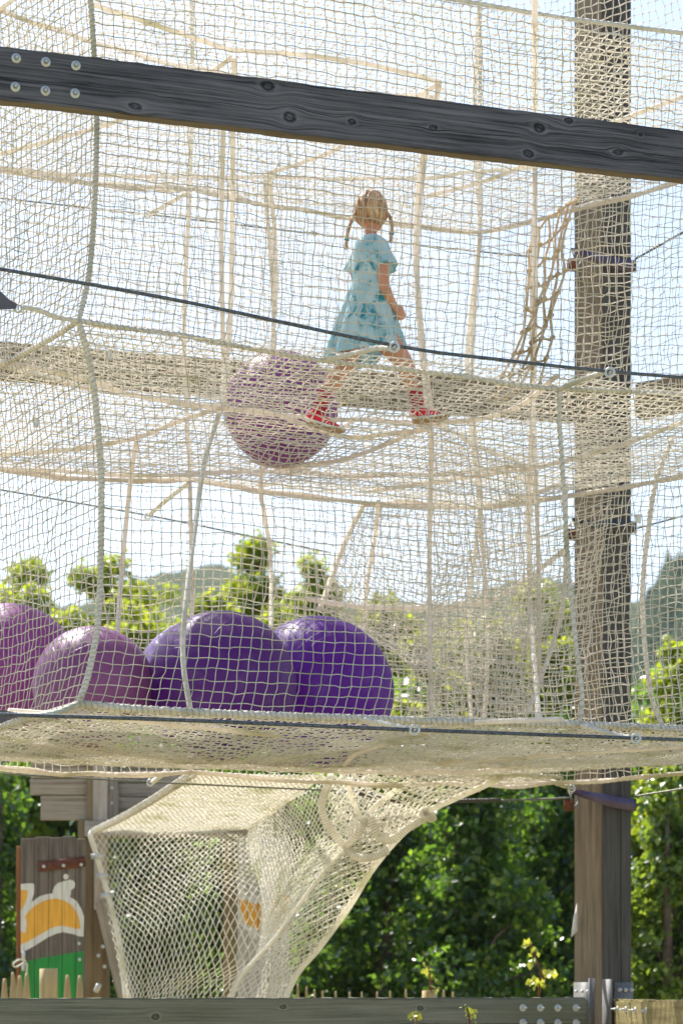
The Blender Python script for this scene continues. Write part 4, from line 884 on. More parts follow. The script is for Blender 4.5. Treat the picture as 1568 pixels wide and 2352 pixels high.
for x, y in ((256, 1761), (256, 1787), (256, 1810), (256, 1845), (236, 2175), (226, 2196), (240, 2221)):
    mb = MB(); bolt(mb, P(x, y, YH-.125 if y > 2000 else YH-.002), (0, -1, 0), .010, .014 if y > 2000 else .012, .006); mb.build('bolt', M['bolt'], hut)
mb = MB(); tube(mb, [P(243, 1899, YH-.14)+.024*np.array([math.cos(a_), 0, math.sin(a_)]) for a_ in np.linspace(0, 6.28, 17)], .008, 8, .005); mb.build('eye_ring', M['dark'], hut, True)
mb = MB(); cyl(mb, P(220, 2278, YH-.14), P(228, 2262, YH-.16), .02); mb.build('rope_clip', M['bolt'], hut)
# painted board panels
def clip(poly_, lo, hi):
    def half(pl, c, keep_gt):
        out = []
        for i in range(len(pl)):
            a_, b_ = pl[i], pl[(i+1) % len(pl)]; ia = (a_[0] >= c) if keep_gt else (a_[0] <= c); ib = (b_[0] >= c) if keep_gt else (b_[0] <= c)
            if ia: out.append(a_)
            if ia != ib: t_ = (c-a_[0])/(b_[0]-a_[0]); out.append((c, a_[1]+(b_[1]-a_[1])*t_))
        return out
    p = half(poly_, lo, True)
    return half(p, hi, False) if p else p
def paint(name, polys, x_edges, Y, mat, parent, off):
    from mathutils.geometry import tessellate_polygon
    mb = MB()
    for pl in polys:
        for tri in tessellate_polygon([[Vector((p[0], p[1], 0)) for p in pl]]):
            tp = [pl[k] for k in tri]
            for lo, hi in x_edges:
                c_ = clip(tp, lo+.5, hi-.5)
                if len(c_) < 3: continue
                ar = sum(c_[k][0]*c_[(k+1) % len(c_)][1]-c_[(k+1) % len(c_)][0]*c_[k][1] for k in range(len(c_)))
                if abs(ar) < 1e-6: continue
                if ar > 0: c_ = c_[::-1]
                mb.add([P(x, y, Y-off) for x, y in c_], None, [[0, k, k+1] for k in range(1, len(c_)-1)])
    return mb.build(name, mat, parent)
def pmat(name, c):
    g = G(name); co_ = g.coord(); f = g.noise(g.mapping(co_, (60, 60, 3)), 1, 5, .6); f2 = g.noise(co_, 9, 4)
    col = g.ramp(f, [(.3, tuple(x*.72 for x in c)), (.6, c)]); col = g.mix(g.sm(f2, .6, .8), col, tuple(x*.7 for x in c))
    wear = g.noise(g.mapping(co_, (34, 34, 2.2)), 1.6, 6, .7); col = g.mix(g.mt('MULTIPLY', g.sm(wear, .60, .68), .75), col, (.15, .125, .10))
    g.bump(f, .3, .003); return g.fin(col, .75)
mW, mO, mG = pmat('white_paint', (.72, .71, .64)), pmat('orange_paint', (.82, .42, .05)), pmat('green_paint', (.02, .27, .045))
ZZ = lambda pts: [(x/2.78*.5742, (3250+y/2.78)*.5742) for x, y in pts]
YPn = 16.4
pan = thing('painted_board_panel', P(118, HY, YPn), 'grey vertical board panel with white-edged orange shape over green paint, left of the hut post', 'panel')
edges = [(47, 79.2), (79.2, 111.5), (111.5, 142.5), (142.5, 173.5), (173.5, 196)]
tops = [1926, 1923, 1924, 1921, 1927]
wpn = wood_mat('panel_board_wood', (.05, .042, .036), (.24, .20, .165), (), None, 40, seed=15, bumpn=.5)
for (a_, b_), tp in zip(edges, tops): board('board', a_+.4, tp, b_-.4, 2420, YPn, .03, wpn, pan)
board('edge_post', 37, 1944, 47, 2420, YPn+.03, .05, wood_mat('rust_brown_wood', (.17, .065, .025), (.36, .15, .06), (), None, 24, seed=16), pan)
sc_ = lambda pts: ZZ(pts)
white = [sc_([(230, 800), (290, 793), (360, 792), (380, 802), (380, 900), (348, 1000), (440, 937), (520, 912), (585, 905), (588, 870), (605, 825), (650, 785), (695, 770), (740, 760), (775, 752), (815, 760), (835, 790), (830, 840), (790, 868), (788, 910), (778, 945), (850, 985), (900, 1070), (933, 1160), (930, 1385), (870, 1380), (830, 1362), (700, 1335), (620, 1355), (540, 1390), (460, 1440), (380, 1490), (300, 1535), (225, 1562)]),
         sc_([(733+31*math.cos(a_), 718+31*math.sin(a_)) for a_ in np.linspace(0, 6.2, 16)])]
orange = [sc_([(226, 865), (305, 868), (302, 950), (262, 1040), (228, 1095)]), sc_([(225, 1325), (285, 1345), (298, 1230), (275, 1165), (300, 1125), (380, 1045), (450, 1005), (520, 975), (620, 960), (720, 985), (800, 1040), (850, 1110), (880, 1190), (895, 1300), (850, 1298), (690, 1262), (620, 1272), (560, 1295), (400, 1388), (300, 1445), (225, 1475)])]
green = [sc_([(215, 1685), (380, 1640), (520, 1612), (670, 1590), (820, 1560), (925, 1548), (925, 2350), (215, 2350)])]
paint('white_motif', white, edges, YPn, mW, pan, .002); paint('orange_motif', orange, edges, YPn, mO, pan, .004); paint('green_field', green, edges, YPn, mG, pan, .002)
mb = MB(); Mt = [P(154*.5742/.5742, 0, 1)]; a_, b_ = P(88, 1991, YPn-.012), P(197, 1979, YPn-.012)
box(mb, (0, 0, 0), (np.linalg.norm(b_-a_)/2, .006, .036)); th_ = math.atan2(b_[2]-a_[2], b_[0]-a_[0]); mb.V[-1] = mb.V[-1]@np.array([[math.cos(th_), 0, math.sin(th_)], [0, 1, 0], [-math.sin(th_), 0, math.cos(th_)]])+(a_+b_)/2
mb.build('iron_hinge_strap', M['rust'], pan)
for x, y in ((101, 1991), (146.5, 1989), (187, 1987), (182, 2168), (183, 2205)):
    mb = MB(); bolt(mb, P(x, y, YPn-.019 if y < 2000 else YPn), (0, -1, 0), .013, 0, .012); mb.build('bolt', M['bolt'], pan)
mb = MB(); tube(mb, PL([(58, 2208, 16.3), (45, 2205, 16.2), (33, 2212, 16.2), (30, 2218, 16.2), (38, 2222, 16.25), (60, 2212, 16.3), (61, 2240, 16.35), (55, 2300, 16.35)]), .007, 6); mb.build('cord_loop', M['rope'], pan, True)
for y in (2195, 2222): mb = MB(); box(mb, P(54, y, 16.36), (.012, .012, .028)); mb.build('cord_clip', M['bolt'], pan)
# second painted panel behind the chute
pan2 = thing('painted_board_panel', P(600, HY, 17.6), 'pale board panel with orange patch seen through the mesh of the net chute', 'panel')
e2_ = [(545+k*24, 545+k*24+23) for k in range(5)]
wpale = wood_mat('pale_panel_wood', (.36, .35, .33), (.56, .55, .52), (), None, 22, seed=17)
for a_, b_ in e2_: board('board', a_, 1925, b_, 2420, 17.6, .03, wpale, pan2)
def Z2_(pts): return pts
paint('white_motif', [[(545, 2030), (575, 2060), (620, 2055), (664, 2040), (664, 2190), (600, 2170), (545, 2120)]], e2_, 17.6, mW, pan2, .002)
paint('orange_motif', [[(548, 2065), (590, 2078), (640, 2060), (664, 2052), (664, 2130), (640, 2160), (600, 2140), (560, 2120)]], e2_, 17.6, mO, pan2, .004)
paint('blue_motif', [[(600, 1930), (612, 1930), (616, 1975), (604, 1990)]], e2_, 17.6, pmat('blue_paint', (.03, .12, .5)), pan2, .004)

# ---------------------------------------------------------------- stakes and stumps between hut and low beam
M['stake'] = wood_mat('stake_wood', (.30, .22, .10), (.56, .45, .26), (), None, 30, seed=18)
def stake(x, ytop, Y, wpx, label, lean=0):
    w_ = wpx/F*Y/2; top = P(x, ytop, Y); h = top[2]-.0; mb = MB()
    V = []
    for zf, k in ((0, 1), (max(0, h-.22), 1), (h-.05, .55), (h, .28)):
        for sx, sy in ((-1, -1), (1, -1), (1, 1), (-1, 1)): V.append((zf, sy*w_*k*.8, sx*w_*k))
    Q = [[i*4+j, i*4+(j+1) % 4, i*4+4+(j+1) % 4, i*4+4+j] for i in range(3) for j in range(4)]+[[3, 2, 1, 0], [12, 13, 14, 15]]
    mb.add(V, Q); me = mb.mesh('pointed_stake')
    o = obj('pointed_stake', me, M['stake']); o.matrix_basis = Matrix.Translation((top[0], Y, 0)) @ Matrix.Rotation(lean, 4, 'Y') @ Matrix(((0, 0, -1, 0), (0, 1, 0, 0), (1, 0, 0, 0), (0, 0, 0, 1)))
    tag(o, label, 'stake', 'pointed wooden stakes behind the low beam')
st = [(18, 2243, 22, 0, 'pointed stake nearest the left picture edge'), (52, 2242, 22, 0, 'pointed stake in front of the rust-brown edge post'), (77, 2233, 17, 0, 'pointed stake in front of the first green board'),
      (107-.5, 2225, 21, 0, 'taller pointed stake under the cord loop'), (119, 2216, 18, -.05, 'leaning pointed stake just left of the thick log'), (268*.5742+.5, 2231, 22, 0, 'pointed stake right of the thick log on the green paint'), (318*.5742, 2233, 24, 0, 'pointed stake at the right edge of the green paint')]
st[0] = (10, 2248, 19, 0, st[0][4]); st[1] = (30, 2248, 20, 0, st[1][4]); st[2] = (45, 2241, 19, 0, st[2][4]); st[3] = (61, 2236, 19, 0, st[3][4]); st[4] = (71, 2232, 17, -.07, st[4][4])
st[5] = (154.5, 2240, 20, 0, st[5][4]); st[6] = (183, 2241, 20, 0, st[6][4])
for x, y, wp, ln, lab in st: stake(x*1.0, y, 15.2, wp, lab, ln)
names_ = ['directly right of the net chute foot', 'second stake right of the net chute foot', 'third small stake right of the net chute foot', 'fourth small stake right of the net chute foot', 'fifth small stake right of the net chute foot',
          'sixth small stake right of the net chute foot', 'small stake left of the middle sapling', 'small stake just left of the short log', 'small stake just right of the short log', 'second stake right of the short log', 'stake below the middle dark tree', 'stake left of the taller sapling']
for k, (x, y) in enumerate(((684, 2262), (704, 2267), (722, 2273), (741, 2277), (771, 2277), (803, 2279), (831, 2279), (866, 2278), (896, 2277), (932, 2273), (1019, 2274), (1040, 2279))):
    stake(x, y, 16.5+.1*(k % 3), 11, 'slim pointed '+names_[k] if 'stake' in names_[k] else 'slim pointed stake '+names_[k])
def log(x0, x1, ytop, Y, label):
    c = P((x0+x1)/2, ytop, Y); r = (x1-x0)/2/F*Y; mb = MB(); h = c[2]
    tube(mb, [(0, 0, 0), (h*.5, 0, 0), (h, 0, 0)], r, 18, .1, lump=.03)
    me = mb.mesh('log_post'); o = obj('log_post', me, M['stake'], None, True); o.matrix_basis = Matrix.Translation((c[0], Y, 0)) @ Matrix(((0, 0, -1, 0), (0, 1, 0, 0), (1, 0, 0, 0), (0, 0, 0, 1)))
    tag(o, label, 'log', 'upright logs')
log(91, 132, 2226, 15.0, 'thick upright round log in front of the green paint'); log(969, 1004, 2276, 15.5, 'short upright log under the small sapling')
# saplings
def sapling(pts, leaves_, label, Y, mat, size=.07):
    t = thing('sapling', P(pts[0][0], pts[0][1], Y), label, 'sapling', 'young sprouting saplings')
    mb = MB(); tube(mb, PL(pts, Y), .009, 6, .03, taper=[1, .5])
    for (lx, ly, n_) in leaves_: tube(mb, [P(min(pts, key=lambda p: abs(p[1]-ly-6))[0], ly+8, Y), P(lx, ly, Y)], .004, 5, .02); obj('stem', mb.mesh('stem'), M['stemm'], t, True)
    C = []; 
    for (x, y, n_) in leaves_:
        for _ in range(n_): C.append(P(x+random.uniform(-14, 14), y+random.uniform(-8, 8), Y+random.uniform(-.05, .05)))
    C = np.array(C); V, T = leaves(C, np.tile([0, -1., .3], (len(C), 1)), size, 77); obj('leaves', npmesh('leaves', V, None, T), mat, t)
M['stemm'] = flat_mat('reddish_stem', (.30, .13, .06), .6)
M['yleaf'] = leaf_mat('young_leaf', [(.22, .30, .03), (.45, .42, .05), (.30, .38, .05)], .45, (.6, .62, .06))
sapling([(989, 2277), (988, 2255), (985, 2235), (983, 2220)], [(982, 2222, 5), (986, 2238, 4), (992, 2256, 2), (996, 2274, 5)], 'small yellow-tipped sapling on the short log', 15.4, M['yleaf'], .045)
sapling([(1236, 2290), (1243, 2240), (1228, 2200), (1218, 2165)], [(1215, 2168, 7), (1222, 2190, 5), (1230, 2212, 4), (1262, 2238, 14), (1240, 2260, 10), (1228, 2254, 6)], 'taller sapling with yellow-green leaves above the bolted beam end', 14.6, M['yleaf'], .055)
sapling([(955, 2400), (955, 2365), (955, 2342)], [(955, 2336, 12)], 'yellow leaf tuft in front of the low beam, bottom centre', 11.5, M['yleaf'], .04)
sapling([(1077, 2400), (1078, 2350), (1073, 2318)], [(1071, 2315, 6), (1076, 2330, 6), (1083, 2345, 5)], 'small sprout with yellow leaves in front of the low beam, right of bottom centre', 11.5, M['yleaf'], .032)

# ---------------------------------------------------------------- the girl
def girl():
    Y0 = 11.42
    g_ = lambda x, y, dy=0.0: P(x, y, Y0+dy)
    px = Y0/F
    t = thing('person', g_(860, 985), 'child with blonde braids in pale blue tie-dye dress and red shoes striding over the net', 'person')
    # ---- body: tapered chains joined, then remeshed to one continuous skin
    def chain(mb, nodes, sides=18, step=.012):
        C = np.array([n[0] for n in nodes]); rs = [n[1] for n in nodes]; L = np.r_[0, np.cumsum(np.linalg.norm(np.diff(C, axis=0), axis=1))]
        n = max(4, int(L[-1]/step)); cc = crom(C, n); u = np.linspace(0, L[-1], n); rad = np.interp(u, L, rs)
        # rounded ends
        T_, N_, B_ = frames(cc)
        th = np.linspace(0, 2*np.pi, sides, endpoint=False)
        capa = [cc[0]-T_[0]*rad[0]*math.sin(k) for k in (1.35, .9, .45)]; ra = [rad[0]*math.cos(k) for k in (1.35, .9, .45)]
        capb = [cc[-1]+T_[-1]*rad[-1]*math.sin(k) for k in (.45, .9, 1.35)]; rb = [rad[-1]*math.cos(k) for k in (.45, .9, 1.35)]
        CC = np.vstack([capa, cc, capb]); RR = np.r_[ra, rad, rb]; NN = np.vstack([[N_[0]]*3, N_, [N_[-1]]*3]); BB = np.vstack([[B_[0]]*3, B_, [B_[-1]]*3])
        V = CC[:, None]+RR[:, None, None]*(np.cos(th)[None, :, None]*NN[:, None]+np.sin(th)[None, :, None]*BB[:, None]); m = len(CC)
        i = np.arange(m-1)[:, None]*sides; j = np.arange(sides)[None]; k = (j+1) % sides
        Q = np.stack([i+j, i+k, i+sides+k, i+sides+j], -1).reshape(-1, 4); V = np.vstack([V.reshape(-1, 3), CC[:1], CC[-1:]]); jj = np.arange(sides); kk_ = (jj+1) % sides
        T2 = np.vstack([np.stack([kk_, jj, jj*0+m*sides], 1), np.stack([(m-1)*sides+jj, (m-1)*sides+kk_, jj*0+m*sides+1], 1)])
        mb.add(V, Q, T2)
    def blob(mb, c, r3, Rm=None, seg=24):
        bm = bmesh.new(); bmesh.ops.create_uvsphere(bm, u_segments=seg, v_segments=seg//2, radius=1)
        V = np.array([v.co[:] for v in bm.verts])*np.array(r3); 
        if Rm is not None: V = V@np.array(Rm).T
        T_ = []; 
        bmesh.ops.triangulate(bm, faces=bm.faces[:])
        for f_ in bm.faces: T_.append([v.index for v in f_.verts])
        bm.free(); mb.add(V+np.array(c), None, T_)
    mb = MB()
    # torso
    chain(mb, [(g_(842, 752), .082), (g_(845, 700), .080), (g_(848, 650), .066), (g_(850, 610), .066), (g_(853, 585), .060), (g_(853, 568), .036)])
    chain(mb, [(g_(828, 578, -.0), .033), (g_(853, 574), .040), (g_(880, 580, .0), .033)])
    chain(mb, [(g_(853, 572), .036), (g_(852, 545), .029), (g_(852, 515, .005), .030)])
    # head: she looks away from the camera, slightly right
    hc = g_(852, 485, .02); yaw = R(-18); Rz = np.array([[math.cos(yaw), -math.sin(yaw), 0], [math.sin(yaw), math.cos(yaw), 0], [0, 0, 1]])
    blob(mb, hc, (.070, .084, .092), Rz); fw = Rz@np.array([0, 1, 0]); rt = Rz@np.array([1, 0, 0])
    blob(mb, hc+fw*.03+np.array([0, 0, -.048]), (.050, .048, .046), Rz)          # jaw
    blob(mb, hc+fw*.086+np.array([0, 0, -.018]), (.011, .014, .016), Rz)          # nose
    for s in (-1, 1): blob(mb, hc+rt*s*.072+np.array([0, 0, -.015])-fw*.002, (.010, .018, .026), Rz)  # ears
    blob(mb, hc+fw*.074+np.array([0, 0, -.052]), (.020, .010, .005), Rz); blob(mb, hc+fw*.073+np.array([0, 0, -.060]), (.017, .010, .006), Rz)
    for s in (-1, 1): blob(mb, hc+rt*s*.030+fw*.068+np.array([0, 0, .018]), (.020, .012, .006), Rz); blob(mb, hc+rt*s*.034+fw*.062+np.array([0, 0, -.022]), (.02, .018, .016), Rz)
    # right arm (camera side) and left arm
    chain(mb, [(g_(882, 578, 0), .036), (g_(878, 610, -.05), .034), (g_(879, 640, -.07), .031), (g_(884, 664, -.075), .028)])
    chain(mb, [(g_(884, 664, -.075), .028), (g_(893, 684, -.06), .0265), (g_(902, 700, -.045), .0215)])
    chain(mb, [(g_(824, 576, 0), .034), (g_(815, 610, .05), .031), (g_(822, 650, .09), .028)]); chain(mb, [(g_(822, 650, .09), .027), (g_(836, 672, .13), .023), (g_(852, 690, .16), .018)])
    # hands: palm + four curled fingers + thumb
    def hand(w_, f_, d_, s):  # w: wrist, f: forward dir, d: curl dir, s: side dir (towards the thumb)
        f_, d_, s = [np.array(v, float)/np.linalg.norm(v) for v in (f_, d_, s)]
        chain(mb, [(w_, .017), (w_+f_*.022, .019), (w_+f_*.040, .018)], 12, .006)
        for k in range(4):
            o_ = s*(.018-.0125*k); L_ = [.92, 1.0, .94, .78][k]*.016; b0 = w_+f_*.044+o_
            chain(mb, [(b0, .0072), (b0+f_*L_*.9+d_*L_*.25, .0070), (b0+f_*L_*1.1+d_*L_*1.35, .0066), (b0+f_*L_*.35+d_*L_*1.9, .0060), (b0-f_*L_*.2+d_*L_*1.6, .0056)], 10, .004)
        b0 = w_+f_*.016+s*.018
        chain(mb, [(b0, .0085), (b0+s*.012+f_*.012+d_*.004, .008), (b0+s*.008+f_*.028+d_*.016, .0072), (b0-s*.002+f_*.036+d_*.022, .0064)], 10, .004)
    hand(g_(903, 702, -.043), (.55, .05, -.55), (.1, .5, -.6), (.6, .3, .5))
    hand(g_(853, 691, .16), (.55, .3, -.35), (0, .4, -.8), (.4, .4, .6))
    # legs
    chain(mb, [(g_(868, 752, -.0), .074), (g_(890, 785, -.01), .064), (g_(912, 812, -.02), .053), (g_(930, 838, -.02), .046)])
    chain(mb, [(g_(930, 836, -.02), .045), (g_(937, 858, -.015), .043), (g_(944, 880, -.01), .037), (g_(954, 905, 0), .029), (g_(959, 930, 0), .026), (g_(962, 950, 0), .027)])
    chain(mb, [(g_(825, 752, .01), .072), (g_(812, 790, .02), .062), (g_(796, 828, .03), .050), (g_(784, 852, .03), .044)])
    chain(mb, [(g_(784, 850, .03), .044), (g_(768, 872, .02), .043), (g_(757, 890, .01), .036), (g_(744, 912, 0), .028), (g_(735, 935, 0), .026), (g_(728, 955, 0), .027)])
    chain(mb, [(g_(962, 950, 0), .028), (g_(990, 955, 0), .026), (g_(1012, 958, 0), .018)]); chain(mb, [(g_(726, 956, 0), .028), (g_(750, 972, 0), .026), (g_(770, 980, 0), .018)])
    me = mb.mesh('body_raw'); tmp = bpy.data.objects.new('tmp_body', me); SC.collection.objects.link(tmp)
    rm = tmp.modifiers.new('r', 'REMESH'); rm.mode = 'VOXEL'; rm.voxel_size = .0052; sm = tmp.modifiers.new('s', 'SMOOTH'); sm.factor = .5; sm.iterations = 3
    bpy.context.view_layer.update(); dg = bpy.context.evaluated_depsgraph_get(); bme = bpy.data.meshes.new_from_object(tmp.evaluated_get(dg)); bpy.data.objects.remove(tmp)
    g = G('skin'); f = g.noise(g.coord(), 14, 4); sk = g.fin(g.ramp(f, [(.3, (.50, .23, .13)), (.7, (.60, .31, .19))]), .5, spec=.35)
    g.b.inputs['Subsurface Weight'].default_value = .15; g.b.inputs['Subsurface Radius'].default_value = (.02, .008, .004); g.b.inputs['Subsurface Scale'].default_value = .5
    bme.materials.clear(); obj('body', bme, sk, t, True)
    # eyes
    for s in (-1, 1):
        mb = MB(); blob(mb, hc+rt*s*.029+fw*.073+np.array([0, 0, .003]), (.011, .009, .009), Rz, 14); o = obj('eye', mb.mesh('eye'), flat_mat('eye_white', (.8, .8, .8), .2, bump=0), t, True)
        mb = MB(); blob(mb, hc+rt*s*.029+fw*.079+np.array([0, 0, .003]), (.0055, .004, .0055), Rz, 10); obj('iris', mb.mesh('iris'), flat_mat('eye_blue', (.05, .09, .14), .2, bump=0), o, True)
    # ---- dress
    g = G('tie_dye_cotton'); co_ = g.coord(); base = g.ramp(g.noise(co_, 6, 3), [(.35, (.42, .66, .72)), (.65, (.72, .86, .88))])
    spl = g.noise(co_, 11, 5, .72, 1.1); m1 = g.sm(spl, .47, .60); area = g.sm(g.noise(co_, 9, 2), .43, .56)
    colr = g.mix(g.mt('MULTIPLY', m1, area), base, (.03, .34, .44)); g.bump(g.noise(g.mapping(co_, (14, 14, 2.2)), 2, 4), .5, .012); g.fin(colr, .9, spec=.15)
    g.b.inputs['Sheen Weight'].default_value = .2; g.translucent(g.mix(.4, colr, (.5, .85, .9)), .35); dm = g.m
    lv = [ # y, cx, rx, ry
      (541, 853, 17, 17), (546, 853, 24, 22), (553, 853, 35, 29), (565, 853, 43, 35), (585, 852, 44, 39), (610, 850, 43, 41), (632, 849, 41, 41), (644, 848, 40, 40), (650, 848, 41, 41), (665, 847, 47, 44), (690, 845, 54, 47), (720, 842, 63, 54), (755, 839, 73, 60), (790, 837, 82, 66), (818, 836, 89, 70), (822, 836, 89, 70)]
    ns = 96; V = []; ya = yaw
    for li, (y, cx_, rx, ry) in enumerate(lv):
        sk_ = max(0, (y-650)/172)
        for k in range(ns):
            th = 2*math.pi*k/ns
            fold = 1+sk_*(.085*math.sin(9*th+1.2+sk_*1.2)+.05*math.sin(14*th+2.5)+.03*math.sin(23*th))+(.012*math.sin(31*th) if 640 < y < 700 else 0)
            dx, dy = rx*math.cos(th)*fold, ry*math.sin(th)*fold
            p = g_(cx_, y); p = p+np.array([dx*px, dy*px, 0])
            if sk_ > 0: p[2] += sk_**2*px*(34*max(0, math.cos(th-.35))**1.5-6*max(0, math.sin(th))+5*math.sin(3*th))
            V.append(p)
    n = len(lv); i = np.arange(n-1)[:, None]*ns; j = np.arange(ns)[None]; k = (j+1) % ns
    Q = np.stack([i+j, i+ns+j, i+ns+k, i+k], -1).reshape(-1, 4)
    mb = MB(); mb.add(V, Q); dress = mb.build('dress', dm, t, True)
    so_ = dress.modifiers.new('thick', 'SOLIDIFY'); so_.thickness = .0025; so_.offset = 0; sb = dress.modifiers.new('sub', 'SUBSURF'); sb.levels = 1; sb.render_levels = 1
    # waist seam ruffle
    mb = MB(); tube(mb, [g_(848, 646)+px*np.array([39.5*math.cos(a_), 36.5*math.sin(a_), 1.2*math.sin(a_*2)]) for a_ in np.linspace(0, 2*np.pi, 40)], .0035, 6, .008); obj('waist_seam', mb.mesh('waist_seam'), dm, dress, True)
    # sleeves: flared open tubes
    def sleeve(c0, c1, r0, r1, nm='sleeve'):
        ax = c1-c0; Lx = np.linalg.norm(ax); C = crom([c0, (c0+c1)/2, c1], 9); T_, N_, B_ = frames(C); V = []; ns_ = 32
        for i_, c_ in enumerate(C):
            tt = i_/8; rr = r0+(r1-r0)*tt**.8
            for k_ in range(ns_):
                th = 2*math.pi*k_/ns_; f_ = rr*(1+.07*tt*math.sin(5*th)+.05*tt*math.sin(8*th+1)); V.append(c_+f_*(math.cos(th)*N_[i_]+math.sin(th)*B_[i_]))
        i_ = np.arange(8)[:, None]*ns_; j_ = np.arange(ns_)[None]; k_ = (j_+1) % ns_
        mb = MB(); mb.add(V, np.stack([i_+j_, i_+k_, i_+ns_+k_, i_+ns_+j_], -1).reshape(-1, 4)); o = mb.build(nm, dm, dress, True)
        s2 = o.modifiers.new('thick', 'SOLIDIFY'); s2.thickness = .003
    sleeve(g_(865, 562, .0), g_(886, 618, -.035), .046, .062); sleeve(g_(840, 562, .0), g_(812, 630, .04), .046, .052)
    # ---- hair: cap with centre parting and combed grooves
    g = G('blonde_hair'); co_ = g.coord(); f = g.noise(g.mapping(co_, (120, 30, 20)), 1, 4, .6); f2 = g.noise(co_, 14, 3)
    hcol = g.mix(g.sm(f2, .4, .7), g.ramp(f, [(.38, (.27, .13, .05)), (.62, (.70, .43, .21))]), g.ramp(f, [(.38, (.44, .25, .11)), (.62, (.90, .66, .40))]))
    g.bump(f, .5, .003); g.fin(hcol, .45, spec=.5); g.b.inputs['Sheen Weight'].default_value = .3; g.translucent(hcol, .18); hm = g.m
    V = []; nu_, nv_ = 96, 40
    for a_i in range(nv_):
        ph = math.pi*.77*a_i/(nv_-1)                      # 0 = crown, down to the nape
        for k in range(nu_):
            th = 2*math.pi*k/nu_
            d = np.array([math.sin(ph)*math.cos(th), math.sin(ph)*math.sin(th), math.cos(ph)])   # local: +y is her face
            lim = 1.0
            front = max(0, d[1]); keep = ph
            if d[1] > .35 and d[2] < .55: # open for the face: pull the cap edge up
                z_ = max(d[2], .55); s_h = math.sqrt(max(1e-6, 1-z_*z_)); hxy = math.hypot(d[0], d[1])+1e-9; d = np.array([d[0]/hxy*s_h, d[1]/hxy*s_h, z_])
            groove = .0022*math.sin(th*22+ph*7*math.sin(th))+.0014*math.sin(th*43+3*ph)
            part = -.009*math.exp(-(d[0]/.05)**2) if d[1] < .5 else 0
            bun = .004*math.exp(-((abs(d[0])-.85)/.25)**2-((d[2]+.25)/.35)**2)-.014*max(0, -d[2]-.25)
            rad = np.array([.080, .092, .104])+groove+part+bun
            V.append(hc+Rz@(d*rad))
    i = np.arange(nv_-1)[:, None]*nu_; j = np.arange(nu_)[None]; k = (j+1) % nu_
    mb = MB(); mb.add(V, np.stack([i+j, i+nu_+j, i+nu_+k, i+k], -1).reshape(-1, 4)); hair = mb.build('hair', hm, t, True)
    so2 = hair.modifiers.new('thick', 'SOLIDIFY'); so2.thickness = .006; so2.offset = -1
    # fine flyaway strands
    mb = MB(); r_ = np.random.default_rng(4)
    for _ in range(160):
        th = r_.uniform(0, 6.28); ph = r_.uniform(.1, 2.0); d = np.array([math.sin(ph)*math.cos(th), -abs(math.sin(ph)*math.sin(th)), math.cos(ph)])
        p0 = hc+Rz@(d*np.array([.083, .095, .102])); tg = np.array([d[0]*.3, 0, -1]); tg = tg-d*np.dot(tg, d)
        tube(mb, [p0, p0+Rz@(tg*.015+d*.004), p0+Rz@(tg*.03+d*r_.uniform(-.001, .006))], .0006, 3, .02)
    obj('loose_strands', mb.mesh('loose_strands'), hm, hair)
    def braid(pts, nm='braid'):
        C = crom(pts, 60); T_, N_, B_ = frames(C); mb = MB(); s = np.linspace(0, 1, 60)
        for q_ in range(3):
            a_ = s*2*math.pi*5+q_*2*math.pi/3; H_ = C+.0048*(np.cos(a_)[:, None]*N_+.6*np.sin(2*a_)[:, None]*B_); tube(mb, H_, .0052, 8, spline=False, taper=[.9, 1.1, 1, .8])
        e = C[-1]; dr = T_[-1]
        for q_ in range(9): tube(mb, [e-dr*.01, e+dr*.02+rng.standard_normal(3)*.004, e+dr*.05+rng.standard_normal(3)*.006], .004, 6, .01, taper=[1, .9, .2])
        o = mb.build(nm, hm, t, True)
        mb = MB(); tube(mb, [e+.010*(math.cos(a_)*N_[-1]+math.sin(a_)*B_[-1]) for a_ in np.linspace(0, 6.28, 12)], .004, 6, .004); obj('hair_tie', mb.mesh('hair_tie'), flat_mat('teal_band', (.08, .30, .32), .6), o, True)
    braid([g_(814, 488, -.02), g_(807, 506, -.04), g_(799, 530, -.05), g_(796, 550, -.05)]); braid([g_(887, 486, 0), g_(896, 500, -.02), g_(900, 518, -.03), g_(899, 536, -.03)])
    # bracelet on the elbow crook
    mb = MB(); ax = g_(893, 684, -.06)-g_(884, 664, -.075); ax /= np.linalg.norm(ax); n1 = np.cross(ax, [0, 1, 0]); n1 /= np.linalg.norm(n1); n2 = np.cross(ax, n1); cb = g_(885, 668, -.074)
    tube(mb, [cb+.0305*(math.cos(a_)*n1+math.sin(a_)*n2) for a_ in np.linspace(0, 6.28, 24)], .0022, 6, .006); obj('bracelet', mb.mesh('bracelet'), flat_mat('beige_band', (.5, .42, .25), .6), t, True)
    # ---- socks
    g = G('red_knit'); sep = g.n('ShaderNodeSeparateXYZ'); g.set(sep.inputs[0], g.coord()); rib = g.mt('SINE', g.mt('MULTIPLY', sep.outputs[2], 700)); g.bump(rib, .4, .002)
    sock = g.fin(g.ramp(g.noise(g.coord(), 40, 2), [(.3, (.30, .006, .015)), (.7, (.48, .012, .03))]), .9)
    def sockm(nodes):
        mb = MB(); C = np.array([n_[0] for n_ in nodes]); rs = [n_[1] for n_ in nodes]; r0 = rs[0]
        tube(mb, C, r0, 20, .006, taper=[r/r0 for r in rs], lump=.012); mb.build('sock', sock, t, True)
    sockm([(g_(952, 893, 0), .037), (g_(955, 908, 0), .034), (g_(959, 926, 0), .031), (g_(962, 948, 0), .033)])
    sockm([(g_(749, 897, 0), .037), (g_(744, 911, 0), .034), (g_(736, 932, 0), .031), (g_(729, 952, 0), .033)])
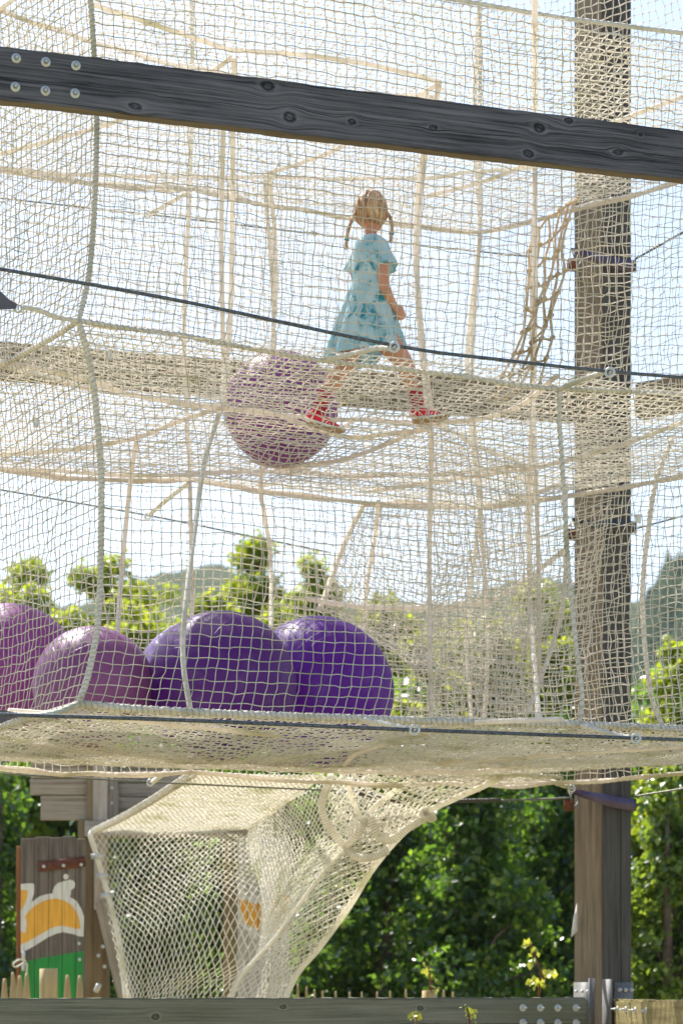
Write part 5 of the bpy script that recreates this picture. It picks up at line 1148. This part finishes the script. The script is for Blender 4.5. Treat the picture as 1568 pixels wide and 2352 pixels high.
    # ---- shoes
    red = flat_mat('red_suede', (.80, .012, .04), .7, var=.15); pink = flat_mat('pink_stripe', (.90, .62, .66), .6); wh_ = flat_mat('white_midsole', (.85, .84, .80), .5); tan = flat_mat('tan_outsole', (.42, .27, .12), .6)
    def shoe(heel, toe, yawz=0.0):
        ax = toe-heel; L_ = np.linalg.norm(ax); ax = ax/L_; up = np.array([0, 0, 1.])-ax*ax[2]; up /= np.linalg.norm(up); sd_ = np.cross(ax, up)
        sh = bpy.data.objects.new('shoe', None); sh.location = Vector(heel); SC.collection.objects.link(sh)
        sh.parent = t; sh.matrix_parent_inverse = t.matrix_world.inverted(); bpy.context.view_layer.update()
        N_ = 28; s = np.linspace(0, 1, N_)
        wdt = np.interp(s, [0, .08, .25, .5, .72, .9, 1], [.014, .030, .034, .033, .040, .031, .007]); 
        htop = np.interp(s, [0, .06, .2, .36, .5, .7, .88, 1], [.056, .072, .076, .070, .057, .042, .031, .014])
        zb_ = np.interp(s, [0, .1, .7, 1], [.006, 0, 0, .012])
        def shell(z0, z1, wf, nm, mat, par, ns_=20, topround=True):
            V = []
            for i_ in range(N_):
                for k_ in range(ns_):
                    th = 2*math.pi*k_/ns_; cx__ = math.cos(th); cz = math.sin(th)
                    e_ = .55 if topround else .25
                    xx = wdt[i_]*wf*math.copysign(abs(cx__)**e_, cx__)*(1-.35*max(0, cz) if topround else 1); zz_ = (z0[i_]+z1[i_])/2+(z1[i_]-z0[i_])/2*math.copysign(abs(cz)**e_, cz)
                    V.append(heel+ax*(s[i_]*L_)+sd_*xx+up*zz_)
            i_ = np.arange(N_-1)[:, None]*ns_; j_ = np.arange(ns_)[None]; k_ = (j_+1) % ns_; Q_ = np.stack([i_+j_, i_+k_, i_+ns_+k_, i_+ns_+j_], -1).reshape(-1, 4)
            V = np.vstack([V, [np.mean(V[:ns_], 0), np.mean(V[-ns_:], 0)]]); jj = np.arange(ns_); kk2 = (jj+1) % ns_; c0 = N_*ns_
            mb = MB(); mb.add(V, Q_, np.vstack([np.stack([kk2, jj, jj*0+c0], 1), np.stack([(N_-1)*ns_+jj, (N_-1)*ns_+kk2, jj*0+c0+1], 1)])); return mb.build(nm, mat, par, True)
        shell(zb_, zb_+.010, 1.08, 'outsole', tan, sh, topround=False); shell(zb_+.009, zb_+.024-.004*s, 1.05, 'midsole', wh_, sh, topround=False); shell(zb_+.020, htop, .98, 'upper', red, sh)
        mb = MB()
        for k_ in range(3):
            s0 = .40+.09*k_
            for side in (1, -1):
                pa = heel+ax*(s0*L_)+up*.024+side*sd_*.0305; pb = heel+ax*((s0+.10)*L_)+up*(.050-.006*k_)+side*sd_*.022
                tube(mb, [pa, (pa+pb)/2+side*sd_*.005, pb], .0042, 6, .006)
        mb.build('stripe', pink, sh, True)
        mb = MB()
        for k_ in range(4):
            c_ = heel+ax*((.40+.07*k_)*L_)+up*(.062-.007*k_); tube(mb, [c_-sd_*.014, c_+up*.004, c_+sd_*.014], .003, 6, .005)
        mb.build('laces', wh_, sh, True)
        mb = MB(); tube(mb, [heel-ax*.002+up*.03, heel-ax*.004+up*.055, heel+ax*.004+up*.078], .006, 6, .006); mb.build('heel_tab', pink, sh, True)
    shoe(g_(946, 972), g_(1034, 962)); shoe(g_(700, 972), g_(790, 999))
girl()

# ---------------------------------------------------------------- haze
mb = MB(); box(mb, (0, 330, 44), (420, 345, 46)); hz = bpy.data.materials.new('haze_air'); hz.use_nodes = True; nt = hz.node_tree
for n_ in list(nt.nodes):
    if n_.type == 'BSDF_PRINCIPLED': nt.nodes.remove(n_)
pv = nt.nodes.new('ShaderNodeVolumePrincipled'); pv.inputs['Color'].default_value = (.86, .91, 1, 1); pv.inputs['Density'].default_value = .00016; pv.inputs['Anisotropy'].default_value = .3
nt.links.new(pv.outputs[0], nt.nodes['Material Output'].inputs['Volume'])
tag(mb.build('haze', hz), kind='stuff')
